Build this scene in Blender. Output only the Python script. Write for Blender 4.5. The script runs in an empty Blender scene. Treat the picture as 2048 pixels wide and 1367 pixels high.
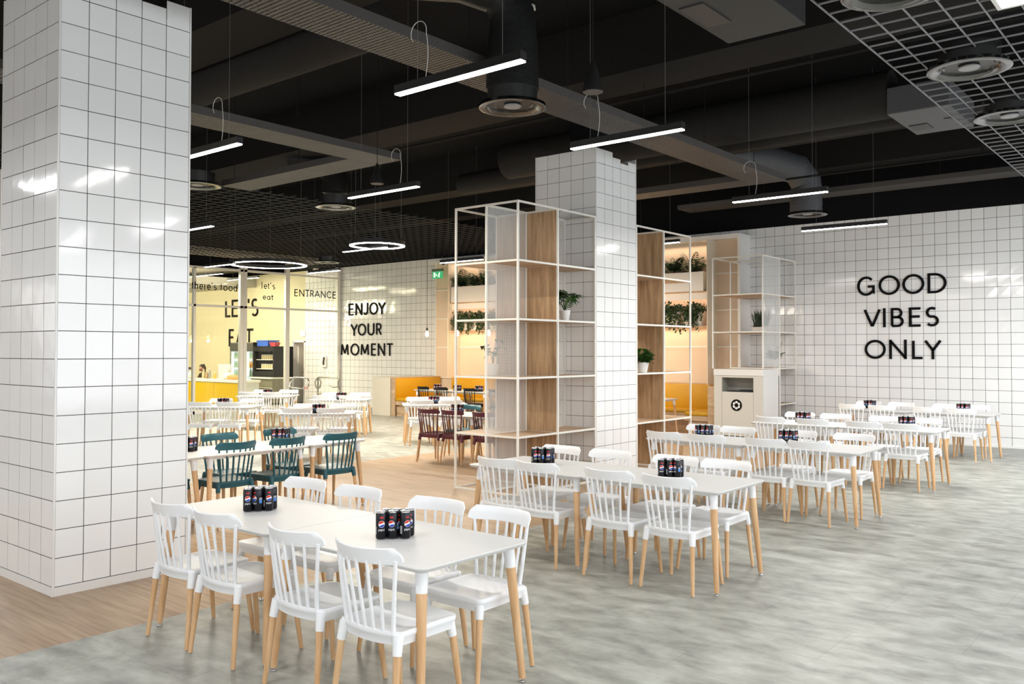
import bpy, bmesh, math, random
from mathutils import Vector, Matrix
R = math.radians
PI = math.pi
random.seed(7)
SC = bpy.context.scene
COL = SC.collection

# ------------------------------------------------------------------ camera
IMG_W, IMG_H = 2048.0, 1367.0
F_PX, PITCH, ROLL, YAW = 1742.648, 0.021224, 0.001158, 0.692766
CAM_H = 1.7262
cd = bpy.data.cameras.new('camera')
cam = bpy.data.objects.new('camera', cd)
COL.objects.link(cam)
cam.location = (0, 0, CAM_H)
cd.sensor_width = 36
cd.lens = F_PX / IMG_W * 36
cd.shift_y = -19.25 / IMG_W
cd.clip_start = 0.05
cd.clip_end = 200
fwd = Vector((-math.sin(YAW) * math.cos(PITCH), math.cos(YAW) * math.cos(PITCH), math.sin(PITCH)))
rgt = Vector((math.cos(YAW), math.sin(YAW), 0))
upv = rgt.cross(fwd)
c_, s_ = math.cos(ROLL), math.sin(ROLL)
r2 = rgt * c_ + upv * s_
u2 = upv * c_ - rgt * s_
cam.matrix_world = Matrix(((r2.x, u2.x, -fwd.x, 0), (r2.y, u2.y, -fwd.y, 0), (r2.z, u2.z, -fwd.z, CAM_H), (0, 0, 0, 1)))
SC.camera = cam

# ------------------------------------------------------------------ world, daylight, exposure
SC.view_settings.view_transform = 'Standard'
SC.view_settings.look = 'None'
SC.view_settings.gamma = 1
SC.view_settings.use_curve_mapping = False
SC.view_settings.exposure = -0.80
w = bpy.data.worlds.new('world')
SC.world = w
w.use_nodes = True
bg = w.node_tree.nodes['Background']
bg.inputs[0].default_value = (0.86, 0.93, 1.0, 1)
bg.inputs[1].default_value = 1.0
SC.cycles.max_bounces = 7
SC.cycles.diffuse_bounces = 4
SC.cycles.glossy_bounces = 3
SC.cycles.transparent_max_bounces = 24
SC.cycles.sample_clamp_indirect = 6
SC.cycles.caustics_reflective = False
SC.cycles.caustics_refractive = False


def area(name, loc, rot, sx, sy, power, color, spread=PI):
    l = bpy.data.lights.new(name, 'AREA')
    l.shape = 'RECTANGLE'
    l.size, l.size_y = sx, sy
    l.energy = power
    l.color = color
    l.spread = spread
    o = bpy.data.objects.new(name, l)
    COL.objects.link(o)
    o.location = loc
    o.rotation_euler = rot
    return o


# daylight entering through the glazed facades (window_1 .. on the +X side, window_5 .. behind the camera)
DAY = (0.93, 0.97, 1.0)
WIN_X = 5.6
WIN_Y = -6.0
for yy in (-2.5, 3.5, 9.5, 15.0):
    area('daylight', (WIN_X - 0.15, yy, 2.1), (0, R(68), 0), 3.4, 5.2, 300 if yy < 8 else 340, DAY)
for xx in (2.5, -4.0, -11.0, -18.0, -25.0):
    area('daylight', (xx, WIN_Y + 0.15, 2.1), (R(66), 0, 0), 6.0, 3.4, 150, (1.0, 0.97, 0.93))
# unseen lights added for top-down brightness, extending the lamp rows outside the frame (over the aisle at the right and behind the camera)
for (xx, yy) in ((-0.6, 4.2), (1.8, 4.2), (-0.9, 6.3), (1.8, 6.3), (-0.9, 9.7), (1.8, 9.7), (-3.8, 1.2), (-1.2, 1.2), (1.6, 1.2), (-6.6, 0.6), (-9.6, 1.4), (-12.5, 1.6), (-12.5, 4.0), (-16, 2.5), (-16, 6.0), (-19.5, 4.5), (-3.8, -2.5), (-9, -2.5)):
    area('lamp_or_fill_light', (xx, yy, 3.5), (0, 0, 0), 1.13, 0.06, 34 if (xx, yy) == (-6.6, 0.6) else 60, (0.97, 0.985, 1.0))

for (xx, yy) in ((-0.9, 12.0), (1.8, 12.0), (-1.2, 14.6), (1.8, 14.6)):  # more unseen lights, tilted and stronger, added to brighten the rear tiled wall
    area('lamp_or_fill_light', (xx, yy, 3.5), (R(18), 0, 0), 1.13, 0.06, 130, (0.97, 0.985, 1.0))

# ------------------------------------------------------------------ materials
MATS = {}


def mat(name, color, rough=0.5, metal=0.0, spec=0.5, emit=None, coat=0.0, bump=None, noise=None, alpha=None, trans=0.0):
    m = bpy.data.materials.new(name)
    m.use_nodes = True
    nt = m.node_tree
    b = nt.nodes['Principled BSDF']
    b.inputs['Base Color'].default_value = (*color, 1)
    b.inputs['Roughness'].default_value = rough
    b.inputs['Metallic'].default_value = metal
    b.inputs['Specular IOR Level'].default_value = spec
    b.inputs['Coat Weight'].default_value = coat
    b.inputs['Transmission Weight'].default_value = trans
    if emit:
        b.inputs['Emission Color'].default_value = (*emit[:3], 1)
        b.inputs['Emission Strength'].default_value = emit[3]
    if noise:  # (scale vec, color2, amount contrast)
        tc = nt.nodes.new('ShaderNodeTexCoord')
        mp = nt.nodes.new('ShaderNodeMapping')
        mp.inputs['Scale'].default_value = noise[0]
        n = nt.nodes.new('ShaderNodeTexNoise')
        n.inputs['Scale'].default_value = 1
        n.inputs['Detail'].default_value = 6
        cr = nt.nodes.new('ShaderNodeValToRGB')
        cr.color_ramp.elements[0].position = noise[2]
        cr.color_ramp.elements[1].position = noise[3]
        cr.color_ramp.elements[0].color = (*color, 1)
        cr.color_ramp.elements[1].color = (*noise[1], 1)
        nt.links.new(tc.outputs['Object'], mp.inputs[0])
        nt.links.new(mp.outputs[0], n.inputs['Vector'])
        nt.links.new(n.outputs['Fac'], cr.inputs[0])
        nt.links.new(cr.outputs[0], b.inputs['Base Color'])
    if bump:  # (scale, strength, distance)
        tc = nt.nodes.new('ShaderNodeTexCoord')
        n = nt.nodes.new('ShaderNodeTexNoise')
        n.inputs['Scale'].default_value = bump[0]
        n.inputs['Detail'].default_value = 4
        bp = nt.nodes.new('ShaderNodeBump')
        bp.inputs['Strength'].default_value = bump[1]
        bp.inputs['Distance'].default_value = bump[2]
        nt.links.new(tc.outputs['Object'], n.inputs['Vector'])
        nt.links.new(n.outputs['Fac'], bp.inputs['Height'])
        nt.links.new(bp.outputs[0], b.inputs['Normal'])
    MATS[name] = m
    return m


def node_setup(m):
    nt = m.node_tree
    return nt, nt.nodes['Principled BSDF'], nt.nodes, nt.links


def mat_tile():
    m = mat('glazed_tile', (0.86, 0.86, 0.85), rough=0.09, spec=0.55)
    nt, b, N, L = node_setup(m)
    tc = N.new('ShaderNodeTexCoord')
    oi = N.new('ShaderNodeObjectInfo')
    ad = N.new('ShaderNodeVectorMath')
    ad.operation = 'ADD'
    sc = N.new('ShaderNodeVectorMath')
    sc.operation = 'SCALE'
    sc.inputs['Scale'].default_value = 30
    L.new(oi.outputs['Location'], sc.inputs[0])
    L.new(tc.outputs['Object'], ad.inputs[0])
    L.new(sc.outputs[0], ad.inputs[1])
    n = N.new('ShaderNodeTexNoise')
    n.inputs['Scale'].default_value = 6
    n.inputs['Detail'].default_value = 1
    L.new(ad.outputs[0], n.inputs['Vector'])
    bp = N.new('ShaderNodeBump')
    bp.inputs['Strength'].default_value = 0.35
    bp.inputs['Distance'].default_value = 0.004
    L.new(n.outputs['Fac'], bp.inputs['Height'])
    L.new(bp.outputs[0], b.inputs['Normal'])
    # faint tone difference from tile to tile
    mr = N.new('ShaderNodeMapRange')
    mr.inputs['To Min'].default_value = 0.88
    mr.inputs['To Max'].default_value = 0.93
    L.new(oi.outputs['Random'], mr.inputs[0])
    cb = N.new('ShaderNodeCombineColor')
    for i in range(3):
        L.new(mr.outputs[0], cb.inputs[i])
    L.new(cb.outputs[0], b.inputs['Base Color'])
    return m


def mat_wood(name, c1, c2, scale, rough=0.5, contrast=(0.35, 0.7), bump=0.1):
    m = mat(name, c1, rough=rough, spec=0.35)
    nt, b, N, L = node_setup(m)
    tc = N.new('ShaderNodeTexCoord')
    oi = N.new('ShaderNodeObjectInfo')
    mp = N.new('ShaderNodeMapping')
    mp.inputs['Scale'].default_value = scale
    ad = N.new('ShaderNodeVectorMath')
    ad.operation = 'ADD'
    L.new(tc.outputs['Object'], ad.inputs[0])
    L.new(oi.outputs['Random'], ad.inputs[1])
    L.new(ad.outputs[0], mp.inputs[0])
    n = N.new('ShaderNodeTexNoise')
    n.inputs['Scale'].default_value = 1
    n.inputs['Detail'].default_value = 7
    n.inputs['Roughness'].default_value = 0.6
    n.inputs['Distortion'].default_value = 0.6
    L.new(mp.outputs[0], n.inputs['Vector'])
    cr = N.new('ShaderNodeValToRGB')
    cr.color_ramp.elements[0].position = contrast[0]
    cr.color_ramp.elements[1].position = contrast[1]
    cr.color_ramp.elements[0].color = (*c1, 1)
    cr.color_ramp.elements[1].color = (*c2, 1)
    L.new(n.outputs['Fac'], cr.inputs[0])
    L.new(cr.outputs[0], b.inputs['Base Color'])
    bp = N.new('ShaderNodeBump')
    bp.inputs['Strength'].default_value = bump
    bp.inputs['Distance'].default_value = 0.002
    L.new(n.outputs['Fac'], bp.inputs['Height'])
    L.new(bp.outputs[0], b.inputs['Normal'])
    return m


def mat_concrete():
    m = mat('cement_vinyl', (0.4, 0.4, 0.37), rough=0.42, spec=0.35)
    nt, b, N, L = node_setup(m)
    tc = N.new('ShaderNodeTexCoord')
    mp = N.new('ShaderNodeMapping')
    mp.inputs['Scale'].default_value = (2.7, 4.6, 1)
    L.new(tc.outputs['Object'], mp.inputs[0])
    n = N.new('ShaderNodeTexNoise')
    n.inputs['Scale'].default_value = 1.3
    n.inputs['Detail'].default_value = 9
    n.inputs['Roughness'].default_value = 0.58
    n.inputs['Distortion'].default_value = 0.25
    L.new(mp.outputs[0], n.inputs['Vector'])
    cr = N.new('ShaderNodeValToRGB')
    e = cr.color_ramp.elements
    e[0].position, e[0].color = 0.28, (0.21, 0.212, 0.19, 1)
    e[1].position, e[1].color = 0.74, (0.54, 0.55, 0.505, 1)
    k = e.new(0.5)
    k.color = (0.375, 0.38, 0.34, 1)
    L.new(n.outputs['Fac'], cr.inputs[0])
    # large laid sheets, hair-thin joints
    br = N.new('ShaderNodeTexBrick')
    br.inputs['Scale'].default_value = 1
    br.inputs['Brick Width'].default_value = 1.22
    br.inputs['Row Height'].default_value = 0.61
    br.inputs['Mortar Size'].default_value = 0.0022
    br.inputs['Color1'].default_value = (1, 1, 1, 1)
    br.inputs['Color2'].default_value = (0.93, 0.93, 0.93, 1)
    br.inputs['Mortar'].default_value = (0.72, 0.72, 0.72, 1)
    L.new(tc.outputs['Object'], br.inputs['Vector'])
    mx = N.new('ShaderNodeMix')
    mx.data_type = 'RGBA'
    mx.blend_type = 'MULTIPLY'
    mx.inputs[0].default_value = 1
    L.new(cr.outputs[0], mx.inputs[6])
    L.new(br.outputs['Color'], mx.inputs[7])
    L.new(mx.outputs[2], b.inputs['Base Color'])
    return m


def mat_floorwood():
    m = mat('oak_floor', (0.5, 0.36, 0.25), rough=0.42, spec=0.35)
    nt, b, N, L = node_setup(m)
    tc = N.new('ShaderNodeTexCoord')
    mp = N.new('ShaderNodeMapping')
    mp.inputs['Scale'].default_value = (1.2, 16, 1)
    L.new(tc.outputs['Object'], mp.inputs[0])
    n = N.new('ShaderNodeTexNoise')
    n.inputs['Scale'].default_value = 1.5
    n.inputs['Detail'].default_value = 8
    n.inputs['Distortion'].default_value = 0.4
    L.new(mp.outputs[0], n.inputs['Vector'])
    cr = N.new('ShaderNodeValToRGB')
    e = cr.color_ramp.elements
    e[0].position, e[0].color = 0.32, (0.36, 0.248, 0.155, 1)
    e[1].position, e[1].color = 0.68, (0.52, 0.385, 0.265, 1)
    L.new(n.outputs['Fac'], cr.inputs[0])
    br = N.new('ShaderNodeTexBrick')
    br.inputs['Scale'].default_value = 1
    br.inputs['Brick Width'].default_value = 1.4
    br.inputs['Row Height'].default_value = 0.19
    br.inputs['Mortar Size'].default_value = 0.0015
    br.inputs['Color1'].default_value = (1, 1, 1, 1)
    br.inputs['Color2'].default_value = (0.9, 0.88, 0.86, 1)
    br.inputs['Mortar'].default_value = (0.7, 0.66, 0.62, 1)
    L.new(tc.outputs['Object'], br.inputs['Vector'])
    mx = N.new('ShaderNodeMix')
    mx.data_type = 'RGBA'
    mx.blend_type = 'MULTIPLY'
    mx.inputs[0].default_value = 1
    L.new(cr.outputs[0], mx.inputs[6])
    L.new(br.outputs['Color'], mx.inputs[7])
    L.new(mx.outputs[2], b.inputs['Base Color'])
    return m


def mat_perforated(name, color, pitch, thr, axes=('Y', 'Z'), rough=0.5):
    """sheet metal with staggered round holes, cut by a procedural alpha"""
    m = mat(name, color, rough=rough)
    nt, b, N, L = node_setup(m)
    tc = N.new('ShaderNodeTexCoord')
    sp = N.new('ShaderNodeSeparateXYZ')
    L.new(tc.outputs['Object'], sp.inputs[0])
    cs = []
    for a, k in zip(axes, (1.0, 0.6)):
        mu = N.new('ShaderNodeMath')
        mu.operation = 'MULTIPLY'
        mu.inputs[1].default_value = PI / (pitch * k)
        L.new(sp.outputs[a], mu.inputs[0])
        co = N.new('ShaderNodeMath')
        co.operation = 'COSINE'
        L.new(mu.outputs[0], co.inputs[0])
        cs.append(co)
    pr = N.new('ShaderNodeMath')
    pr.operation = 'MULTIPLY'
    L.new(cs[0].outputs[0], pr.inputs[0])
    L.new(cs[1].outputs[0], pr.inputs[1])
    ab = N.new('ShaderNodeMath')
    ab.operation = 'ABSOLUTE'
    L.new(pr.outputs[0], ab.inputs[0])
    lt = N.new('ShaderNodeMath')
    lt.operation = 'LESS_THAN'
    lt.inputs[1].default_value = thr
    L.new(ab.outputs[0], lt.inputs[0])
    L.new(lt.outputs[0], b.inputs['Alpha'])
    return m


def mat_glass():
    m = bpy.data.materials.new('clear_glass')
    m.use_nodes = True
    nt = m.node_tree
    N, L = nt.nodes, nt.links
    N.clear()
    out = N.new('ShaderNodeOutputMaterial')
    tr = N.new('ShaderNodeBsdfTransparent')
    tr.inputs[0].default_value = (0.95, 0.97, 0.94, 1)
    gl = N.new('ShaderNodeBsdfGlossy')
    gl.inputs['Roughness'].default_value = 0.02
    lw = N.new('ShaderNodeLayerWeight')
    lw.inputs[0].default_value = 0.5
    pw = N.new('ShaderNodeMath')
    pw.operation = 'POWER'
    pw.inputs[1].default_value = 5
    fr = N.new('ShaderNodeMath')
    fr.operation = 'MULTIPLY_ADD'
    fr.inputs[1].default_value = 0.9
    fr.inputs[2].default_value = 0.04
    L.new(lw.outputs['Facing'], pw.inputs[0])
    L.new(pw.outputs[0], fr.inputs[0])
    mx = N.new('ShaderNodeMixShader')
    L.new(fr.outputs[0], mx.inputs[0])
    L.new(tr.outputs[0], mx.inputs[1])
    L.new(gl.outputs[0], mx.inputs[2])
    L.new(mx.outputs[0], out.inputs[0])
    MATS['clear_glass'] = m
    return m


T_TILE = mat_tile()
GROUT = mat('dark_grout', (0.05, 0.045, 0.045), rough=0.9)
WHITE = mat('white_paint', (0.84, 0.83, 0.81), rough=0.4)
FRAMEW = mat('cream_powder_coat', (0.88, 0.86, 0.80), rough=0.35)
PLASTIC = mat('white_plastic', (0.90, 0.905, 0.92), rough=0.38, spec=0.45)
TEAL = mat('teal_plastic', (0.012, 0.095, 0.125), rough=0.42)
BURG = mat('burgundy_plastic', (0.105, 0.018, 0.035), rough=0.42)
BLACKP = mat('black_plastic', (0.006, 0.006, 0.0065), rough=0.5, spec=0.3)
BEECH = mat_wood('beech', (0.62, 0.36, 0.175), (0.80, 0.53, 0.30), (18, 18, 2.2), rough=0.42, bump=0.03)
OAK = mat_wood('oak_laminate', (0.31, 0.185, 0.09), (0.58, 0.385, 0.225), (16, 16, 1.2), rough=0.5, contrast=(0.32, 0.66))
OAKH = mat_wood('oak_laminate_shelf', (0.42, 0.28, 0.165), (0.62, 0.45, 0.30), (2.5, 9, 9), rough=0.5, contrast=(0.32, 0.66))
TABLE = mat('table_laminate', (0.70, 0.695, 0.68), rough=0.42, spec=0.12)
CHROME = mat('chrome', (0.7, 0.7, 0.7), rough=0.15, metal=1)
STEEL = mat('brushed_steel', (0.45, 0.43, 0.38), rough=0.35, metal=0.9)
YELLOW = mat('yellow_leatherette', (0.60, 0.325, 0.006), rough=0.5, bump=(60, 0.1, 0.002))
YPAINT = mat('yellow_panel', (0.74, 0.47, 0.006), rough=0.35)
PEACH = mat('peach_panel', (0.74, 0.60, 0.46), rough=0.55)
KWALL = mat('pale_yellow_wall', (0.80, 0.72, 0.50), rough=0.6)
COOLB = mat('matt_black_shell', (0.006, 0.006, 0.007), rough=0.6, spec=0.2)
BLACKM = mat('black_metal', (0.012, 0.012, 0.012), rough=0.35)
LETTER = mat('black_acrylic', (0.006, 0.006, 0.006), rough=0.75, spec=0.12)
SLAB = mat('dark_sprayed_ceiling', (0.006, 0.006, 0.007), rough=0.95, spec=0.15, bump=(30, 0.3, 0.02))
BEAMD = mat('dark_sprayed_beam', (0.016, 0.015, 0.0145), rough=0.9, spec=0.15, bump=(40, 0.5, 0.01))
DUCT = mat('dark_insulated_duct', (0.022, 0.021, 0.020), rough=0.85, spec=0.2, bump=(35, 0.6, 0.01))
DUCTG = mat('grey_foil_duct', (0.07, 0.073, 0.08), rough=0.6, bump=(25, 0.7, 0.02))
FOIL = mat('black_duct_fabric', (0.010, 0.010, 0.010), rough=0.42, spec=0.3, bump=(16, 0.5, 0.012))
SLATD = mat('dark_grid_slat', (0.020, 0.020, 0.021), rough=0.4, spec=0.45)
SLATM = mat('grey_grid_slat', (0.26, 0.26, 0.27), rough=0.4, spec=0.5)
TRAY = mat_perforated('perforated_tray', (0.075, 0.068, 0.062), 0.045, 0.5, axes=('Y', 'X'), rough=0.5)
MESHW = mat_perforated('white_perforated_mesh', (0.80, 0.80, 0.78), 0.0125, 0.36, axes=('Y', 'Z'))
MESHX = mat_perforated('white_perforated_mesh_front', (0.80, 0.80, 0.78), 0.0125, 0.36, axes=('X', 'Z'))
GLASS = mat_glass()
LEDW = mat('lamp_diffuser', (1, 1, 1), emit=(1.0, 0.98, 0.94, 22))
LEDR = mat('ring_diffuser', (1, 1, 1), emit=(1.0, 0.98, 0.94, 40))
LEDP = mat('ceiling_panel_diffuser', (1, 1, 1), emit=(1.0, 0.97, 0.93, 9))
LEDK = mat('kitchen_lamp_diffuser', (1, 1, 1), emit=(1.0, 0.93, 0.72, 16))
BULB = mat('warm_bulb', (1, 0.8, 0.5), emit=(1.0, 0.72, 0.38, 22))
EXITG = mat('exit_sign_green', (0.02, 0.35, 0.12), emit=(0.1, 0.75, 0.3, 0.7))
EXITW = mat('exit_sign_white', (0.9, 1, 0.9), emit=(0.75, 1.0, 0.8, 2.0))
SIGNW = mat('lit_white_sign', (1, 1, 1), emit=(0.95, 0.98, 1, 2.5))
FRIDGEL = mat('fridge_interior_glow', (0.9, 0.95, 1), emit=(0.85, 0.93, 1, 1.5))
CANB = mat('can_black', (0.012, 0.012, 0.016), rough=0.22, metal=0.5)
CANL = mat('can_aluminium', (0.72, 0.72, 0.73), rough=0.22, metal=1)
LRED = mat('logo_red', (0.62, 0.02, 0.015), rough=0.35)
LBLUE = mat('logo_blue', (0.01, 0.05, 0.42), rough=0.35)
LWHITE = mat('logo_white', (0.85, 0.85, 0.85), rough=0.35)
LCYAN = mat('print_light_blue', (0.06, 0.22, 0.6), rough=0.35)
LEAF = mat('leaf_green', (0.015, 0.055, 0.012), rough=0.42, noise=((9, 9, 9), (0.05, 0.14, 0.02), 0.4, 0.7))
LEAFD = mat('leaf_dark_green', (0.010, 0.030, 0.012), rough=0.5, noise=((9, 9, 9), (0.03, 0.075, 0.02), 0.4, 0.7))
LEAFI = mat('ivy_green', (0.020, 0.045, 0.014), rough=0.5, noise=((14, 14, 14), (0.06, 0.10, 0.035), 0.4, 0.7))
STEMG = mat('stem_green', (0.12, 0.18, 0.07), rough=0.5)
SOIL = mat('dark_soil', (0.03, 0.02, 0.015), rough=1)
POT = mat('white_ceramic', (0.85, 0.84, 0.82), rough=0.3)
BLUEB = mat('blue_crate_plastic', (0.01, 0.10, 0.55), rough=0.4)
REDB = mat('red_basket_plastic', (0.65, 0.06, 0.07), rough=0.4)
SKIN = mat('skin', (0.55, 0.32, 0.22), rough=0.55)
HAIR = mat('black_hair', (0.012, 0.01, 0.01), rough=0.5)
CLOTH = mat('black_cloth', (0.02, 0.02, 0.022), rough=0.9)
MASKC = mat('dark_red_mask', (0.25, 0.06, 0.06), rough=0.8)
BAG = mat('translucent_bag', (0.80, 0.76, 0.70), rough=0.35, bump=(10, 1.0, 0.03))
BREAD = mat('orange_package', (0.75, 0.30, 0.10), rough=0.5)
BROWN = mat('brown_corridor_wall', (0.42, 0.28, 0.15), rough=0.7)
JAR = mat('jar_contents', (0.55, 0.42, 0.20), rough=0.3, noise=((30, 30, 30), (0.8, 0.7, 0.5), 0.45, 0.6))
BOTTLE1 = mat('bottle_pale_green', (0.45, 0.62, 0.58), rough=0.2)
BOTTLE2 = mat('bottle_orange', (0.75, 0.38, 0.06), rough=0.25)
BOTTLE3 = mat('bottle_blue', (0.12, 0.30, 0.70), rough=0.2)
GREYP = mat('grey_cabinet_panel', (0.24, 0.22, 0.16), rough=0.35)
DARKIN = mat('dark_interior', (0.05, 0.05, 0.045), rough=0.7)
CREAMD = mat('cream_divider', (0.72, 0.66, 0.55), rough=0.5)
OAKF = mat_floorwood()
CEMENT = mat_concrete()


# ------------------------------------------------------------------ mesh helpers
class MB:
    def __init__(self):
        self.v, self.f, self.m = [], [], []
        self.mi = 0

    def add(self, vs, fs):
        o = len(self.v)
        self.v += [tuple(p) for p in vs]
        for f in fs:
            self.f.append(tuple(i + o for i in f))
            self.m.append(self.mi)
        return self

    def box(self, x0, x1, y0, y1, z0, z1):
        return self.add([(x0, y0, z0), (x1, y0, z0), (x1, y1, z0), (x0, y1, z0), (x0, y0, z1), (x1, y0, z1), (x1, y1, z1), (x0, y1, z1)],
                        [(0, 3, 2, 1), (4, 5, 6, 7), (0, 1, 5, 4), (1, 2, 6, 5), (2, 3, 7, 6), (3, 0, 4, 7)])

    def cbox(self, x0, x1, y0, y1, z0, z1, c):
        """box with chamfered edges"""
        bm = bmesh.new()
        bmesh.ops.create_cube(bm, size=1)
        for v in bm.verts:
            v.co = Vector(((x0 + x1) / 2 + v.co.x * (x1 - x0), (y0 + y1) / 2 + v.co.y * (y1 - y0), (z0 + z1) / 2 + v.co.z * (z1 - z0)))
        bmesh.ops.bevel(bm, geom=bm.edges[:], offset=c, segments=2, affect='EDGES', profile=0.5)
        bm.verts.index_update()
        self.add([v.co[:] for v in bm.verts], [[v.index for v in f.verts] for f in bm.faces])
        bm.free()
        return self

    def cone(self, p0, p1, r0, r1, n=10, caps=True):
        p0, p1 = Vector(p0), Vector(p1)
        d = (p1 - p0).normalized()
        a = d.orthogonal().normalized()
        b = d.cross(a)
        vs = []
        for p, r in ((p0, r0), (p1, r1)):
            for i in range(n):
                t = 2 * PI * i / n
                vs.append(p + a * (math.cos(t) * r) + b * (math.sin(t) * r))
        fs = [(i, (i + 1) % n, n + (i + 1) % n, n + i) for i in range(n)]
        if caps:
            fs += [tuple(reversed(range(n))), tuple(range(n, 2 * n))]
        return self.add(vs, fs)

    def tube(self, pts, r, n=6, rs=None):
        pts = [Vector(p) for p in pts]
        vs, fs = [], []
        up = None
        for k, p in enumerate(pts):
            d = (pts[min(k + 1, len(pts) - 1)] - pts[max(k - 1, 0)]).normalized()
            if up is None:
                up = d.orthogonal().normalized()
            a = (up - d * up.dot(d)).normalized()
            up = a
            b = d.cross(a)
            rr = rs[k] if rs else r
            for i in range(n):
                t = 2 * PI * i / n
                vs.append(p + a * (math.cos(t) * rr) + b * (math.sin(t) * rr))
        for k in range(len(pts) - 1):
            for i in range(n):
                j = (i + 1) % n
                fs.append((k * n + i, k * n + j, (k + 1) * n + j, (k + 1) * n + i))
        fs += [tuple(reversed(range(n))), tuple(range((len(pts) - 1) * n, len(pts) * n))]
        return self.add(vs, fs)

    def lathe(self, prof, c=(0, 0, 0), n=20, cap=True):
        vs, fs = [], []
        for r, z in prof:
            for i in range(n):
                t = 2 * PI * i / n
                vs.append((c[0] + r * math.cos(t), c[1] + r * math.sin(t), c[2] + z))
        for k in range(len(prof) - 1):
            for i in range(n):
                j = (i + 1) % n
                fs.append((k * n + i, k * n + j, (k + 1) * n + j, (k + 1) * n + i))
        if cap:
            fs += [tuple(reversed(range(n))), tuple(range((len(prof) - 1) * n, len(prof) * n))]
        return self.add(vs, fs)

    def rings(self, rings, cap=True):
        n = len(rings[0])
        vs = [p for r in rings for p in r]
        fs = []
        for k in range(len(rings) - 1):
            for i in range(n):
                j = (i + 1) % n
                fs.append((k * n + i, k * n + j, (k + 1) * n + j, (k + 1) * n + i))
        if cap:
            fs += [tuple(reversed(range(n))), tuple(range((len(rings) - 1) * n, len(rings) * n))]
        return self.add(vs, fs)

    def mesh(self, name, mats, smooth=None):
        me = bpy.data.meshes.new(name)
        me.from_pydata(self.v, [], self.f)
        mats = mats if isinstance(mats, (list, tuple)) else [mats]
        for m in mats:
            me.materials.append(m)
        if len(mats) > 1:
            me.polygons.foreach_set('material_index', self.m)
        me.update()
        bm = bmesh.new()
        bm.from_mesh(me)
        bmesh.ops.recalc_face_normals(bm, faces=bm.faces[:])
        bm.to_mesh(me)
        bm.free()
        if smooth is not None:
            me.shade_smooth()
            try:
                me.set_sharp_from_angle(angle=R(smooth))
            except Exception:
                pass
        return me


def link(name, me, parent=None, loc=(0, 0, 0), rz=0.0, kind=None, label=None, cat=None, group=None):
    o = bpy.data.objects.new(name, me)
    COL.objects.link(o)
    o.location = loc
    o.rotation_euler = (0, 0, rz)
    if parent is not None:
        o.parent = parent
    if kind:
        o['kind'] = kind
    tag(o, label, cat, group)
    return o


def tag(o, label=None, cat=None, group=None):
    if label:
        o['label'] = label
    if cat:
        o['category'] = cat
    if group:
        o['group'] = group
    return o


SPLIT = {'hatch', 'hanger', 'suspension_wire', 'hanger_rod', 'side_flange', 'base_slot', 'corner_trim', 'baseboard', 'vertical_batten', 'horizontal_batten',
         'front_frame', 'carcass', 'under_frame', 'tape_stripe', 'printed_block', 'back_frame', 'shell', 'cabinet', 'frame', 'crate_rim'}


def islands(mb):
    par = list(range(len(mb.v)))

    def fd(i):
        while par[i] != i:
            par[i] = par[par[i]]
            i = par[i]
        return i
    for f in mb.f:
        for i in f[1:]:
            par[fd(i)] = fd(f[0])
    groups = {}
    for k, f in enumerate(mb.f):
        groups.setdefault(fd(f[0]), []).append(k)
    out = []
    for ks in groups.values():
        n, mp = MB(), {}
        for k in ks:
            fs = []
            for i in mb.f[k]:
                if i not in mp:
                    mp[i] = len(n.v)
                    n.v.append(mb.v[i])
                fs.append(mp[i])
            n.f.append(tuple(fs))
            n.m.append(mb.m[k])
        out.append(n)
    return out


def part(name, mb, m, parent, smooth=None, label=None, kind=None):
    if name in SPLIT:
        for q in islands(mb):
            o = link(name, q.mesh(name, m, smooth), parent, label=label, kind=kind)
        return o
    return link(name, mb.mesh(name, m, smooth), parent, label=label, kind=kind)


def thing(name, label, cat, loc=(0, 0, 0), rz=0.0, group=None):
    return link(name, None, None, loc, rz, None, label, cat, group)


def copy_tree(o, parent=None):
    c = o.copy()
    COL.objects.link(c)
    c.parent = parent
    for ch in KIDS.get(o.name, []):
        copy_tree(ch, c)
    return c


KIDS = {}


def remember(o):
    ch = [x for x in COL.objects if x.parent == o]
    KIDS[o.name] = ch
    for x in ch:
        remember(x)


def place(proto, used, loc, rz, label, group=None, cat=None):
    o = proto if not used else copy_tree(proto)
    o.location = loc
    o.rotation_euler = (0, 0, rz)
    o['label'] = label
    if group:
        o['group'] = group
    return o


# ------------------------------------------------------------------ the floor
WY = 17.70          # plane of the long tiled wall
mb = MB().box(-34, 6, -6.3, 24, -0.2, -0.004)
link('floor', mb.mesh('floor', GROUT), kind='structure')
mb = MB().box(-10.5, -5.34, -6, WY, -0.02, 0.0)
link('floor_wood', mb.mesh('floor_wood', OAKF), kind='structure', label='light oak floor strip between the two grey floor areas')
mb = MB().box(-5.34, 5.9, -6, WY, -0.02, 0.0).box(-34, -10.5, -6, WY, -0.02, 0.0)
link('floor_cement', mb.mesh('floor_cement', CEMENT), kind='structure', label='mottled grey cement-look vinyl floor')


# ------------------------------------------------------------------ tiles
def tile_mesh(wd, ht, name='tile'):
    t, c = 0.0015, 0.0007
    x0, x1, z0, z1 = 0, wd, 0, ht
    mb = MB()
    a = [(x0, 0, z0), (x1, 0, z0), (x1, 0, z1), (x0, 0, z1)]
    b = [(x0, -t + c, z0), (x1, -t + c, z0), (x1, -t + c, z1), (x0, -t + c, z1)]
    d = [(x0 + c, -t, z0 + c), (x1 - c, -t, z0 + c), (x1 - c, -t, z1 - c), (x0 + c, -t, z1 - c)]
    mb.rings([a, b, d])
    return mb.mesh(name, T_TILE)


_tm = {}


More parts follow.
